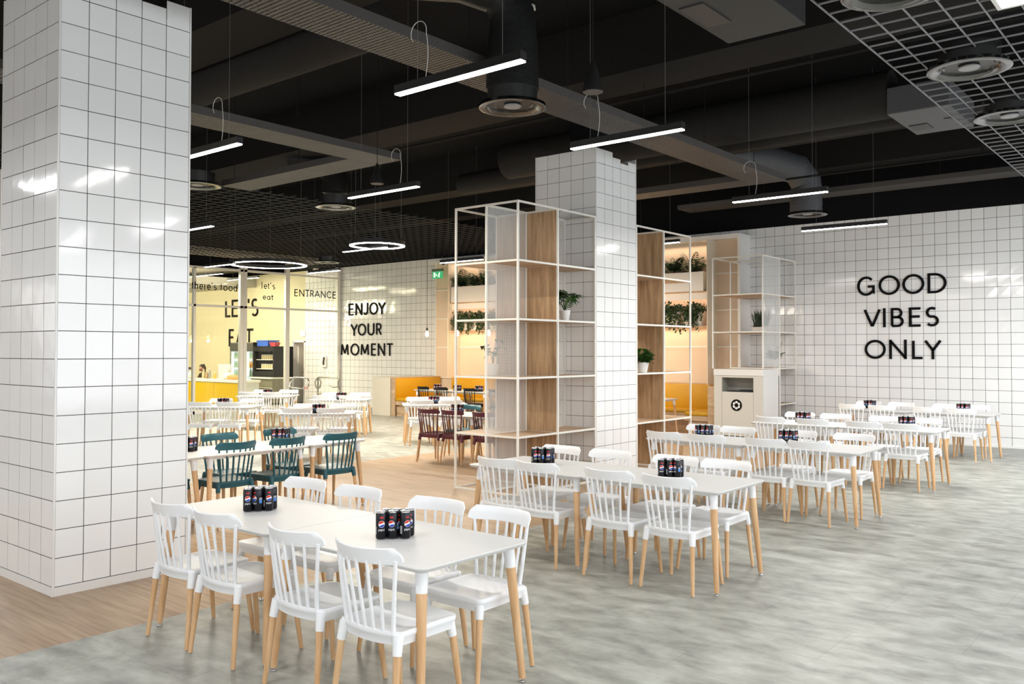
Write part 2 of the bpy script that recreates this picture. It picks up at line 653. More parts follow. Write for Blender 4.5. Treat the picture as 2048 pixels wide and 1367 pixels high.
def get_tile(wd, ht):
    k = (round(wd, 4), round(ht, 4))
    if k not in _tm:
        _tm[k] = tile_mesh(wd, ht)
    return _tm[k]


def tile_face(parent, origin, rz, cols, rows, s, first_w=None, gap=0.0065, parts=True, heights=None, priority=None):
    """tiles on a vertical face; local +x runs along the face, the face looks to local -y"""
    M = Matrix.Translation(origin) @ Matrix.Rotation(rz, 4, 'Z')
    cells = []
    for r in range(rows):
        for c in range(cols):
            h = s - gap
            if heights and (r, c) in heights:
                h = heights[(r, c)]
                if h <= 0:
                    continue
            cells.append((r, c, h))
    rest = MB()
    keep = cells
    if priority and len(cells) > 300:
        cells.sort(key=lambda q: priority(q[0], q[1]))
        keep, late = cells[:300], cells[300:]
    elif not parts:
        keep, late = [], cells
    else:
        late = []
    for r, c, h in keep:
        o = bpy.data.objects.new('tile', get_tile(s - gap, h))
        COL.objects.link(o)
        o.parent = parent
        p = M @ Vector((c * s + gap / 2, 0, r * s + gap / 2))
        o.matrix_local = Matrix.Translation(p) @ Matrix.Rotation(rz + random.uniform(-1, 1) * 0.0035, 4, 'Z') @ Matrix.Rotation(random.uniform(-1, 1) * 0.0035, 4, 'X')
    if late:
        for r, c, h in late:
            x0, z0 = c * s + gap / 2, r * s + gap / 2
            q = [M @ Vector(v) for v in ((x0, 0, z0), (x0 + s - gap, 0, z0), (x0 + s - gap, 0, z0 + h), (x0, 0, z0 + h))]
            e = [M @ Vector(v) for v in ((x0, -0.0015, z0), (x0 + s - gap, -0.008, z0), (x0 + s - gap, -0.0015, z0 + h), (x0, -0.0015, z0 + h))]
            rest.rings([q, e])
        part('tile_field', rest, T_TILE, parent, kind='stuff')


# ------------------------------------------------------------------ tiled columns
def tiled_column(name, x0, x1, y0, y1, base, s, label, notch):
    root = link(name, None, kind='structure', label=label)
    core = MB().box(x0 + 0.009, x1 - 0.004, y0 + 0.004, y1 - 0.009, 0, 4.22)
    part('core', core, GROUT, root)
    part('core_top', MB().box(x0 + 0.35, x1 - 0.35, y0 + 0.35, y1 - 0.35, 4.2, 5.75), SLAB, root)
    e = 0.012
    n = 5
    sx = (x1 - x0 - 2 * e) / n
    rows = 22
    # face towards -y
    tile_face_xz(root, (x0 + e, y0 + 0.004, base), 0, n, rows, sx, s)
    tile_face_xz(root, (x1 - 0.004, y0 + e, base), R(90), n, rows, (y1 - y0 - 2 * e) / n, s, notch)
    # the two faces turned away
    rest = MB()
    for r in range(rows):
        for c in range(n):
            a = x0 + e + c * sx + 0.002
            z = base + r * s + 0.002
            rest.box(a, a + sx - 0.004, y1 - 0.009, y1 - 0.001, z, z + s - 0.004)
            b = y0 + e + c * sx + 0.002
            rest.box(x0 + 0.001, x0 + 0.009, b, b + sx - 0.004, z, z + s - 0.004)
    part('tile_field', rest, T_TILE, root, kind='stuff')
    top = base + rows * s
    tr = MB()
    for (cx, cy) in ((x0, y0), (x1, y0), (x1, y1), (x0, y1)):
        tr.box(min(cx, cx + (e if cx == x0 else -e)), max(cx, cx + (e if cx == x0 else -e)),
               min(cy, cy + (e if cy == y0 else -e)), max(cy, cy + (e if cy == y0 else -e)), 0, top)
    part('corner_trim', tr, WHITE, root)
    bs = MB()
    bs.box(x0 - 0.004, x1 + 0.004, y0 - 0.004, y0 + 0.004, 0, base - 0.002)
    bs.box(x0 - 0.004, x1 + 0.004, y1 - 0.009, y1 + 0.004, 0, base - 0.002)
    bs.box(x0 - 0.004, x0 + 0.009, y0 + 0.009, y1 - 0.009, 0, base - 0.002)
    bs.box(x1 - 0.004, x1 + 0.004, y0 + 0.009, y1 - 0.009, 0, base - 0.002)
    part('baseboard', bs, WHITE, root)
    return root


def tile_face_xz(parent, origin, rz, cols, rows, sw, sh, notch=None):
    M = Matrix.Translation(origin) @ Matrix.Rotation(rz, 4, 'Z')
    for r in range(rows):
        for c in range(cols):
            h = sh - 0.005
            if notch and (r, c) in notch:
                h = notch[(r, c)]
            o = bpy.data.objects.new('tile', get_tile(sw - 0.005, h))
            COL.objects.link(o)
            o.parent = parent
            p = M @ Vector((c * sw + 0.0025, 0, r * sh + 0.0025))
            o.matrix_local = Matrix.Translation(p) @ Matrix.Rotation(rz + random.uniform(-1, 1) * 0.004, 4, 'Z') @ Matrix.Rotation(random.uniform(-1, 1) * 0.004, 4, 'X')


tiled_column('column', -7.405, -6.395, 2.67, 3.685, 0.064, 0.2, 'large white-tiled column at the left edge, beside the oak floor', {(21, 3): 0.13})
tiled_column('column', -7.58, -6.547, 9.646, 10.66, 0.053, 0.2, 'white-tiled column in the middle, between the two open shelf units', {(21, 2): 0.13, (21, 3): 0.08, (21, 4): 0.13})

# ------------------------------------------------------------------ the long back wall (tile lattice 0.2087)
S = 0.2087
BASEZ = 3.9415 - 19 * S     # first joint just under the floor line
J0 = -6.215


def grid_x(x):
    return J0 + math.floor((x - J0) / S) * S


# right half (behind the shelf and the rear tables)
wr = link('wall_back', None, kind='structure', label='white square-tiled wall behind the rear tables')
part('backing', MB().box(-8.4, 5.9, WY, WY + 0.15, 0, 4.35), GROUT, wr)
xa = grid_x(-8.3)
tile_face(wr, (xa, WY, BASEZ), 0, 52, 21, S, priority=lambda r, c: (abs((xa + c * S) + 5.2) + (0 if r > 3 else 1.2)))
part('baseboard', MB().box(-8.4, 5.9, WY - 0.014, WY, 0, 0.035), WHITE, wr)
wl = link('wall_entrance', None, kind='structure', label='tiled wall with black slogan between glass partition and booth')
part('backing', MB().box(-23.52, -8.4, WY, WY + 0.15, 0, 4.35), GROUT, wl)
xb = grid_x(-23.5)
tile_face(wl, (xb, WY, BASEZ), 0, 73, 21, S, priority=lambda r, c: (abs((xb + c * S) + 19.6) + (0 if r > 2 else 1.2)))
part('baseboard', MB().box(-23.52, -8.4, WY - 0.014, WY, 0, 0.05), WHITE, wl)
# kitchen part of the same wall, painted, with a doorway
wk = link('wall_kitchen', MB().box(-34, -24.13, WY, WY + 0.15, 0, 4.35).box(-24.13, -23.52, WY, WY + 0.15, 2.0, 4.35).mesh('wall_kitchen', KWALL), kind='structure',
          label='pale yellow kitchen wall behind the glass')
# corridor behind the doorway
link('wall_corridor', MB().box(-25.5, -22.5, WY + 1.6, WY + 1.7, 0, 2.6).box(-22.9, -22.8, WY + 0.15, WY + 1.6, 0, 2.6).box(-24.9, -24.8, WY + 0.15, WY + 1.6, 0, 2.6).mesh('c', BROWN), kind='structure')
link('trim_doorway', MB().box(-24.17, -24.12, WY - 0.03, WY + 0.16, 0, 2.04).box(-23.56, -23.50, WY - 0.03, WY + 0.16, 0, 2.04).box(-24.17, -23.50, WY - 0.03, WY + 0.16, 2.0, 2.05).mesh('t', WHITE), kind='structure')
# kitchen soffit and side walls
link('ceiling_kitchen', MB().box(-34, -26.3, 8, WY, 3.93, 4.2).box(-34, -21.9, 8, WY, 4.5, 4.6).mesh('s', mat('grey_soffit', (0.46, 0.44, 0.40), rough=0.8)), kind='structure')
link('wall_left', MB().box(-34.2, -34, -6.3, WY, 0, 5.8).mesh('wl', KWALL), kind='structure')
# partition piece seen past the left column
link('wall_side', MB().box(-13.6, -13.5, 4.0, 5.6, 0, 4.3).mesh('ws', WHITE), kind='structure')
# black bulkhead above the tiles
link('trim_bulkhead', MB().box(-34, 5.9, WY - 0.06, WY + 0.15, 4.35, 5.8).mesh('b', SLAB), kind='structure')

# ------------------------------------------------------------------ glazed facades out of frame
k = 0
for (y0, y1) in ((-5.7, 0.4), (0.6, 6.4), (6.6, 12.2), (12.4, WY)):
    k += 1
    f = MB()
    f.box(WIN_X, WIN_X + 0.1, y0 - 0.1, y0, 0, 4.0).box(WIN_X, WIN_X + 0.1, y1, y1 + 0.1, 0, 4.0).box(WIN_X, WIN_X + 0.1, y0, y1, 0, 0.3).box(WIN_X, WIN_X + 0.1, y0, y1, 3.9, 4.0)
    f.box(WIN_X + 0.02, WIN_X + 0.08, (y0 + y1) / 2 - 0.03, (y0 + y1) / 2 + 0.03, 0.3, 3.9)
    link('window_%d' % k, f.mesh('win', BLACKM), kind='structure')
for (x0, x1) in ((-0.6, 5.5), (-7.2, -0.8), (-14.0, -7.4), (-21.0, -14.2), (-28.0, -21.2)):
    k += 1
    f = MB()
    f.box(x0 - 0.1, x0, WIN_Y - 0.1, WIN_Y, 0, 4.0).box(x1, x1 + 0.1, WIN_Y - 0.1, WIN_Y, 0, 4.0).box(x0, x1, WIN_Y - 0.1, WIN_Y, 0, 0.3).box(x0, x1, WIN_Y - 0.1, WIN_Y, 3.9, 4.0)
    f.box((x0 + x1) / 2 - 0.03, (x0 + x1) / 2 + 0.03, WIN_Y - 0.08, WIN_Y - 0.02, 0.3, 3.9)
    link('window_%d' % k, f.mesh('win', BLACKM), kind='structure')
link('wall_front', MB().box(-34, 6, WIN_Y - 0.2, WIN_Y, 4.0, 5.8).box(-34, -28.1, WIN_Y - 0.2, WIN_Y, 0, 4.0).mesh('wf', WHITE), kind='structure')
link('wall_right', MB().box(WIN_X, WIN_X + 0.2, -6.3, WY, 4.0, 5.8).mesh('wr', WHITE), kind='structure')

# ------------------------------------------------------------------ ceiling: dark slab, beams, ducts, trays
link('ceiling', MB().box(-34.2, 6, -6.3, 24, 5.75, 5.95).mesh('ceiling', SLAB), kind='structure')
for (y0, y1, z0) in ((1.0, 1.7, 5.1), (5.17, 5.93, 5.3), (8.8, 9.6, 5.05), (12.9, 13.5, 5.0), (16.0, 16.5, 5.1)):
    link('beam', MB().box(-30, 5.4, y0, y1, z0, 5.75).mesh('beam', BEAMD), kind='structure', label='dark sprayed concrete beam under the ceiling')


def duct(name, pts, r, m, label, n=16, rs=None):
    o = link(name, MB().tube(pts, r, n, rs).mesh(name, m, 40), label=label, cat='duct')
    return o


duct('air_duct', [(-9.5, 11.35, 4.95), (-5, 11.4, 4.95), (-3.26, 11.4, 4.95)], 0.30, DUCT, 'thick round insulated duct crossing the ceiling behind the middle column')
duct('air_duct', [(-11.5, 12.35, 4.95), (-3.26, 12.3, 4.95)], 0.20, DUCT, 'thinner round duct running to the grey unit')
duct('air_duct', [(-14, 6.32, 5.32), (-7.2, 6.32, 5.32)], 0.28, DUCT, 'round dark duct above the left pendant lamps')
duct('air_duct', [(-4.87, 5.87, 4.02), (-4.87, 5.87, 4.45), (-4.87, 5.87, 4.68), (-4.93, 5.78, 4.88), (-5.15, 5.52, 5.0), (-5.75, 4.9, 5.04), (-6.9, 3.9, 5.04)], 0.24, FOIL,
     'black fabric elbow duct feeding the middle ceiling diffuser', rs=[0.235, 0.22, 0.20, 0.215, 0.23, 0.25, 0.25])
duct('air_duct', [(-5.95, 15.5, 4.24), (-5.95, 15.5, 4.62), (-5.95, 15.5, 4.78), (-6.05, 15.35, 5.0), (-6.4, 14.9, 5.14), (-7.0, 14.2, 5.2)], 0.25, DUCTG,
     'grey elbow duct dropping to the diffuser near the tiled wall', rs=[0.28, 0.28, 0.27, 0.27, 0.26, 0.25])
duct('air_duct', [(-11.95, 9.6, 4.45), (-11.95, 9.6, 4.75), (-12.1, 9.5, 4.95), (-12.6, 9.2, 5.1)], 0.22, FOIL, 'short black elbow duct above the left grid diffuser')
link('sprinkler_pipe', MB().tube([(-14, 9.02, 4.78), (4, 9.02, 4.78)], 0.022, 8).mesh('pipe', BEAMD, 40), label='thin sprinkler pipe running across the dark ceiling', cat='pipe')
link('sprinkler_pipe', MB().tube([(-6.3, 14.6, 4.7), (3, 14.6, 4.7)], 0.02, 8).tube([(-2.9, 14.6, 4.7), (-2.9, 14.6, 5.7)], 0.02, 8).mesh('pipe', BEAMD, 40), label='thin pipe with a vertical riser near the right wall', cat='pipe')

# hanging air units
def ac_unit(x0, x1, y0, y1, z0, z1, m, label):
    t = thing('air_unit', label, 'air conditioner', ((x0 + x1) / 2, (y0 + y1) / 2, z0))
    hx, hy = (x1 - x0) / 2, (y1 - y0) / 2
    part('casing', MB().cbox(-hx, hx, -hy, hy, 0, z1 - z0, 0.012), m, t)
    part('hatch', MB().box(-hx + 0.06, -hx + 0.28, hy * 0.1, hy * 0.55, -0.012, 0).box(hx - 0.2, hx - 0.12, -0.05, 0.03, -0.01, 0), mat('unit_hatch', (0.03, 0.03, 0.03), rough=0.5), t)
    part('hanger', MB().cone((-hx + 0.03, hy - 0.03, z1 - z0), (-hx + 0.03, hy - 0.03, 5.75 - z0), 0.006, 0.006, 6).cone((hx - 0.03, hy - 0.03, z1 - z0), (hx - 0.03, hy - 0.03, 5.75 - z0), 0.006, 0.006, 6), BEAMD, t)


ac_unit(-3.62, -2.88, 5.2, 7.53, 4.6, 4.95, mat('dark_unit', (0.035, 0.035, 0.034), rough=0.7), 'large dark flat air unit hanging at the top of the picture')
ac_unit(-3.25, -2.55, 11.1, 12.4, 4.62, 4.95, mat('grey_unit', (0.085, 0.088, 0.095), rough=0.6), 'grey air unit with black hatch beside the ceiling grid')


def tray(name, segs, w_, z, label):
    """perforated cable tray: bottom sheet and two side flanges"""
    t = thing(name, label, 'cable tray', (segs[0][0], segs[0][1], z))
    ox, oy = segs[0][0], segs[0][1]
    for (x0, y0, x1, y1) in segs:
        b = MB()
        b.box(x0 - ox, x1 - ox, y0 - oy, y1 - oy, 0, 0.003)
        part('tray_bottom', b, TRAY, t)
        s = MB()
        if (y1 - y0) > (x1 - x0):
            s.box(x0 - ox - 0.003, x0 - ox, y0 - oy, y1 - oy, 0, 0.09).box(x1 - ox, x1 - ox + 0.003, y0 - oy, y1 - oy, 0, 0.09)
        else:
            s.box(x0 - ox, x1 - ox, y0 - oy - 0.003, y0 - oy, 0, 0.09).box(x0 - ox, x1 - ox, y1 - oy, y1 - oy + 0.003, 0, 0.09)
        part('side_flange', s, mat_tray_side, t)
        h = MB()
        L_ = max(x1 - x0, y1 - y0)
        for i in range(int(L_ / 1.6) + 1):
            q = 0.3 + i * 1.6
            px, py = (x0 - ox + 0.02, y0 - oy + q) if (y1 - y0) > (x1 - x0) else (x0 - ox + q, y0 - oy + 0.02)
            if q < L_:
                h.cone((px, py, 0), (px, py, 5.75 - z), 0.005, 0.005, 5)
        part('hanger_rod', h, BEAMD, t)


mat_tray_side = mat('tray_side', (0.06, 0.055, 0.052), rough=0.5)
tray('cable_tray', [(-5.62, 1.0, -5.12, 12.55), (-8.6, 12.1, -5.63, 12.55)], 0.5, 4.26, 'wide perforated cable tray running past the middle column')
tray('cable_tray', [(-9.0, 1.5, -8.52, 7.95), (-12.0, 7.45, -9.01, 7.95)], 0.5, 4.26, 'perforated cable tray turning left above the grid ceiling edge')
tray('cable_tray', [(-9.0, 16.3, 4.0, 16.85)], 0.5, 4.7, 'long perforated tray in front of the wall bulkhead')


# open-cell grids
def grid_ceiling(name, x0, x1, y0, y1, z, s, label, m_=None):
    root = link(name, None, kind='structure', label=label)
    h, t = 0.014, 0.008
    nx = int((x1 - x0) / s) + 1
    ny = int((y1 - y0) / s) + 1
    sy = MB().box(-t / 2, t / 2, 0, y1 - y0, 0, h).mesh('slat', m_)
    sx = MB().box(0, x1 - x0, -t / 2, t / 2, 0, h * 0.96).mesh('slat', m_)
    for i in range(nx):
        link('slat', sy, root, (x0 + i * s, y0, z))
    for j in range(ny):
        link('slat', sx, root, (x0, y0 + j * s, z + 0.001))
    return root


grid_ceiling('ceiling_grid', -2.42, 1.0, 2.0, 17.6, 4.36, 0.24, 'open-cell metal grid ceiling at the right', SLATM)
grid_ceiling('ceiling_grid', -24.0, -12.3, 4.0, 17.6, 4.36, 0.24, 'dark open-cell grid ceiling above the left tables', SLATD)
# light panel in the right grid
t = thing('ceiling_light', 'bright square light panel set in the grid ceiling', 'ceiling light', (-1.06, 7.18, 4.34))
part('frame', MB().box(-0.31, 0.31, -0.31, -0.28, 0, 0.06).box(-0.31, 0.31, 0.28, 0.31, 0, 0.06).box(-0.31, -0.28, -0.28, 0.28, 0, 0.06).box(0.28, 0.31, -0.28, 0.28, 0, 0.06), WHITE, t)
part('diffuser', MB().box(-0.28, 0.28, -0.28, 0.28, 0.005, 0.02), LEDP, t)

# swirl diffusers
DISC = mat('diffuser_black_chrome', (0.05, 0.05, 0.05), rough=0.1, metal=1.0)


def make_diffuser():
    t = thing('ceiling_diffuser', 'x', 'air vent')
    part('outer_ring', MB().lathe([(0.345, 0.03), (0.345, 0.0), (0.30, -0.012), (0.25, 0.02), (0.25, 0.035)], n=36, cap=False), STEEL_D, t, 50)
    part('throat', MB().lathe([(0.25, 0.02), (0.20, 0.07), (0.19, 0.16)], n=32, cap=False), DISC, t, 50)
    part('inner_cone', MB().lathe([(0.21, 0.03), (0.15, 0.055), (0.10, 0.075), (0.098, 0.09)], n=32, cap=False), DISC, t, 50)
    part('centre_disc', MB().lathe([(0.085, 0.03), (0.09, 0.02), (0.085, 0.01)], n=24), STEEL_L, t, 50)
    part('housing', MB().lathe([(0.25, 0.035), (0.26, 0.2)], n=24), BLACKM, t, 50)
    return t


STEEL_D = mat('diffuser_rim', (0.16, 0.16, 0.16), rough=0.12, metal=1.0)
STEEL_L = mat('diffuser_centre', (0.30, 0.30, 0.31), rough=0.4)
dproto = make_diffuser()
remember(dproto)
for i, (x, y, z, lb) in enumerate([
        (-4.87, 5.87, 3.86, 'round black ceiling diffuser under the fabric duct at centre'),
        (-11.95, 9.62, 4.2, 'round ceiling diffuser at the edge of the left grid'),
        (-5.96, 15.6, 4.2, 'round ceiling diffuser in front of the tiled wall'),
        (-12.0, 7.03, 4.2, 'round diffuser half hidden behind the left column'),
        (-19.6, 15.5, 4.2, 'small-looking far diffuser near the slogan wall corner'),
        (-1.80, 8.56, 4.24, 'nearest full round diffuser in the right grid'),
        (-1.84, 10.60, 4.24, 'second round diffuser along the right grid'),
        (-1.82, 6.37, 4.24, 'round diffuser cut off by the top edge of the right grid')]):
    q_ = place(dproto, i > 0, (x, y, z), 0, lb, 'round swirl diffusers in the ceiling')
    q_.scale = (0.86, 0.86, 0.9) if i == 0 else (1, 1, 1)

# smoke detector, spot speakers, camera
t = thing('smoke_detector', 'small round white smoke detector at the top of the picture', 'smoke detector', (-5.40, 6.77, 5.14))
part('base', MB().lathe([(0.06, 0.04), (0.065, 0.0)], n=20), WHITE, t, 40)
part('sensor_head', MB().lathe([(0.045, 0.0), (0.04, -0.025), (0.02, -0.035)], n=20), mat('detector_grey', (0.35, 0.35, 0.35), rough=0.4), t, 40)
part('bracket', MB().cone((0, 0, 0.04), (0, 0, 0.6), 0.008, 0.008, 6), BEAMD, t)


def cone_speaker(x, y, z, label):
    t = thing('pendant_speaker', label, 'speaker', (x, y, z))
    part('cone_body', MB().lathe([(0.085, 0), (0.083, 0.03), (0.035, 0.2), (0.012, 0.26)], n=20), BLACKM, t, 40)
    part('grille', MB().lathe([(0.08, -0.004), (0.08, 0.004)], n=20), mat('speaker_grille', (0.10, 0.09, 0.08), rough=0.7), t, 40)
    part('cord', MB().cone((0, 0, 0.26), (0, 0, 5.75 - z), 0.004, 0.004, 5), BEAMD, t)


cone_speaker(-4.05, 5.92, 3.86, 'black cone pendant speaker right of the brightest lamp')
cone_speaker(-8.42, 7.44, 3.86, 'black cone pendant speaker hanging above the left tables')

t = thing('security_camera', 'small white security camera on the bulkhead by the exit sign', 'camera', (-16.6, 17.2, 4.15))
part('body', MB().cone((0, -0.14, -0.04), (0, 0.12, 0.02), 0.06, 0.07, 14), WHITE, t, 40)
part('lens', MB().cone((0, -0.17, -0.047), (0, -0.14, -0.04), 0.04, 0.05, 12), BLACKM, t, 40)
part('bracket', MB().cone((0, 0.1, 0.03), (0, 0.42, 0.12), 0.02, 0.02, 8), WHITE, t)


# ------------------------------------------------------------------ linear pendant lamps
def linear_lamp(x0, x1, y, z, label, y1=None, curl=0.25, warm=False, power=55, tint=False):
    y1 = y if y1 is None else y1
    L_ = math.hypot(x1 - x0, y1 - y)
    t = thing('linear_pendant_lamp', label, 'pendant lamp', (x0, y, z), math.atan2(y1 - y, x1 - x0), 'slim linear pendant lamps')
    part('housing', MB().box(0, L_, -0.03, 0.03, 0.006, 0.062), BLACKM, t)
    part('diffuser', MB().box(0.004, L_ - 0.004, -0.026, 0.026, -0.004, 0.006), LEDK if warm else LEDW, t)
    al = area('lamp_or_fill_light', (0, 0, 0), (0, 0, 0), L_ - 0.02, 0.05, power if not warm else 220, ((1.0, 0.90, 0.74) if tint else (1.0, 0.96, 0.90)) if not warm else (1.0, 0.88, 0.62))
    al.parent = t
    al.location = (L_ / 2, 0, -0.006)
    top = 5.75 - z
    w_ = MB()
    for q in (0.18 * L_, 0.85 * L_):
        w_.cone((q, 0, 0.075), (q, 0, top), 0.0016, 0.0016, 4)
    part('suspension_wire', w_, mat_wire, t)
    if curl:
        pts = []
        q = curl * L_
        for i in range(19):
            a = i / 18
            if a < 0.35:
                pts.append((q + 0.02 * math.sin(a * 9), 0, 0.075 + a * 0.9))
            else:
                b = (a - 0.35) / 0.65
                pts.append((q + 0.005 - 0.075 + 0.075 * math.cos(b * PI * 1.25), 0, 0.39 + 0.075 * math.sin(b * PI * 1.25)))
        part('cable_loop', MB().tube(pts, 0.0026, 5), mat_cable, t, 60)
    return t


mat_wire = mat('steel_wire', (0.16, 0.16, 0.16), rough=0.4)
mat_cable = mat('white_cable', (0.6, 0.6, 0.58), rough=0.5)
linear_lamp(-4.46, -3.33, 4.12, 3.5, 'brightest linear lamp, above the nearest white tables', power=22)
linear_lamp(-4.48, -3.38, 6.22, 3.5, 'linear lamp crossing the top of the middle column', power=35)
linear_lamp(-4.60, -3.47, 9.68, 3.5, 'linear lamp right of the middle column')
linear_lamp(-4.92, -3.71, 12.65, 3.5, 'linear lamp in front of the tiled wall, its black side showing', curl=0, power=200)
linear_lamp(-7.69, -6.56, 4.24, 3.5, 'linear lamp partly hidden by the large left column', curl=0.75, power=110, tint=True)
linear_lamp(-7.93, -6.78, 6.58, 3.5, 'linear lamp left of the shelf unit, below the cone speaker', curl=0.75, power=80, tint=True)
linear_lamp(-12.35, -11.22, 6.82, 3.5, 'short-looking lamp beside the left column, under a diffuser', curl=0)
linear_lamp(-12.35, -11.2, 10.12, 3.5, 'linear lamp crossing under the small ring lamp', curl=0, power=200, tint=True)
linear_lamp(-12.38, -11.24, 12.65, 3.5, 'linear lamp behind the shelf top beside the security camera', curl=0, power=200, tint=True)
linear_lamp(-16.36, -15.26, 12.4, 3.5, 'linear lamp above the word entrance', curl=0, power=200, tint=True)
linear_lamp(-16.9, -15.8, 10.1, 3.5, 'linear lamp behind the large ring lamp', curl=0, power=200, tint=True)
linear_lamp(-8.1, -6.96, 12.66, 3.5, 'linear lamp seen through the right shelf unit', curl=0)
linear_lamp(-23.8, -22.1, 13.75, 3.9, 'linear lamp inside the kitchen, left of the glass post', curl=0, warm=True)
linear_lamp(-24.1, -22.45, 15.18, 3.9, 'linear lamp inside the kitchen crossing the glass post', curl=0, warm=True)


def ring_lamp(x, y, z, r, label):
    t = thing('ring_pendant_lamp', label, 'pendant lamp', (x, y, z))
    part('housing', MB().lathe([(r, 0), (r, 0.07), (r - 0.06, 0.07), (r - 0.06, 0), (r, 0)], n=64, cap=False), BLACKM, t, 40)
    part('diffuser', MB().lathe([(r - 0.002, 0.001), (r - 0.002, -0.012), (r - 0.058, -0.012), (r - 0.058, 0.001)], n=64, cap=False), LEDR, t, 40)
    for q in range(8):
        an = q * PI / 4
        lo = area('ring_light', (0, 0, 0), (0, 0, an), 0.045, 0.15, 44 * r, (1.0, 0.92, 0.78))
        lo.parent = t
        lo.location = ((r - 0.03) * math.cos(an), (r - 0.03) * math.sin(an), -0.0125)
    w_ = MB()
    for a in (0.4, 2.5, 4.6):
        w_.cone(((r - 0.03) * math.cos(a), (r - 0.03) * math.sin(a), 0.07), ((r - 0.03) * math.cos(a), (r - 0.03) * math.sin(a), 5.75 - z), 0.0025, 0.0025, 4)
    part('suspension_wire', w_, mat_wire, t)


ring_lamp(-15.9, 11.0, 3.56, 0.80, 'large glowing ring lamp left of the word entrance')
ring_lamp(-11.25, 9.95, 3.52, 0.47, 'smaller glowing ring lamp above the white tables')

# bare bulbs in the booth; the hidden ones are added to brighten the planters
for x, lb in ((-16.45, 'bare hanging bulb in front of the slogan wall'), (-15.35, 'bare hanging bulb seen through the shelf, left one'), (-14.28, 'bare hanging bulb seen through the shelf mesh'),
              (-13.2, 'bare bulb added for light, unseen behind the oak panel of the left shelf'), (-12.1, 'bare bulb added for light, unseen behind the middle column, left one'),
              (-11.0, 'bare bulb added for light, unseen behind the middle column, right one'), (-9.9, 'bare bulb added for light, unseen behind the oak panel of the right shelf')):
    t = thing('bulb_pendant', lb, 'pendant bulb', (x, 16.3, 2.16), 0, 'bare bulbs over the booth')
    part('cord', MB().cone((0, 0, 0.17), (0, 0, 3.6), 0.006, 0.006, 5), BLACKM, t)
    part('socket', MB().lathe([(0.02, 0.09), (0.024, 0.11), (0.024, 0.16), (0.008, 0.18)], n=12), BLACKM, t, 40)
    part('bulb', MB().lathe([(0.005, -0.06), (0.035, -0.045), (0.047, 0.0), (0.035, 0.045), (0.018, 0.09)], n=14), BULB, t, 60)
    l = bpy.data.lights.new('bulb_light', 'POINT')
    l.energy, l.color, l.shadow_soft_size = 42, (1.0, 0.66, 0.36), 0.04
    o = bpy.data.objects.new('bulb_light', l)
    COL.objects.link(o)
    o.parent = t
    o.location = (0, -0.0, -0.11)

# ------------------------------------------------------------------ lettering from strokes
def arc(cx, cz, rx, rz, a0, a1, n=18):
    return [(cx + rx * math.cos(R(a0 + (a1 - a0) * i / n)), cz + rz * math.sin(R(a0 + (a1 - a0) * i / n))) for i in range(n + 1)]


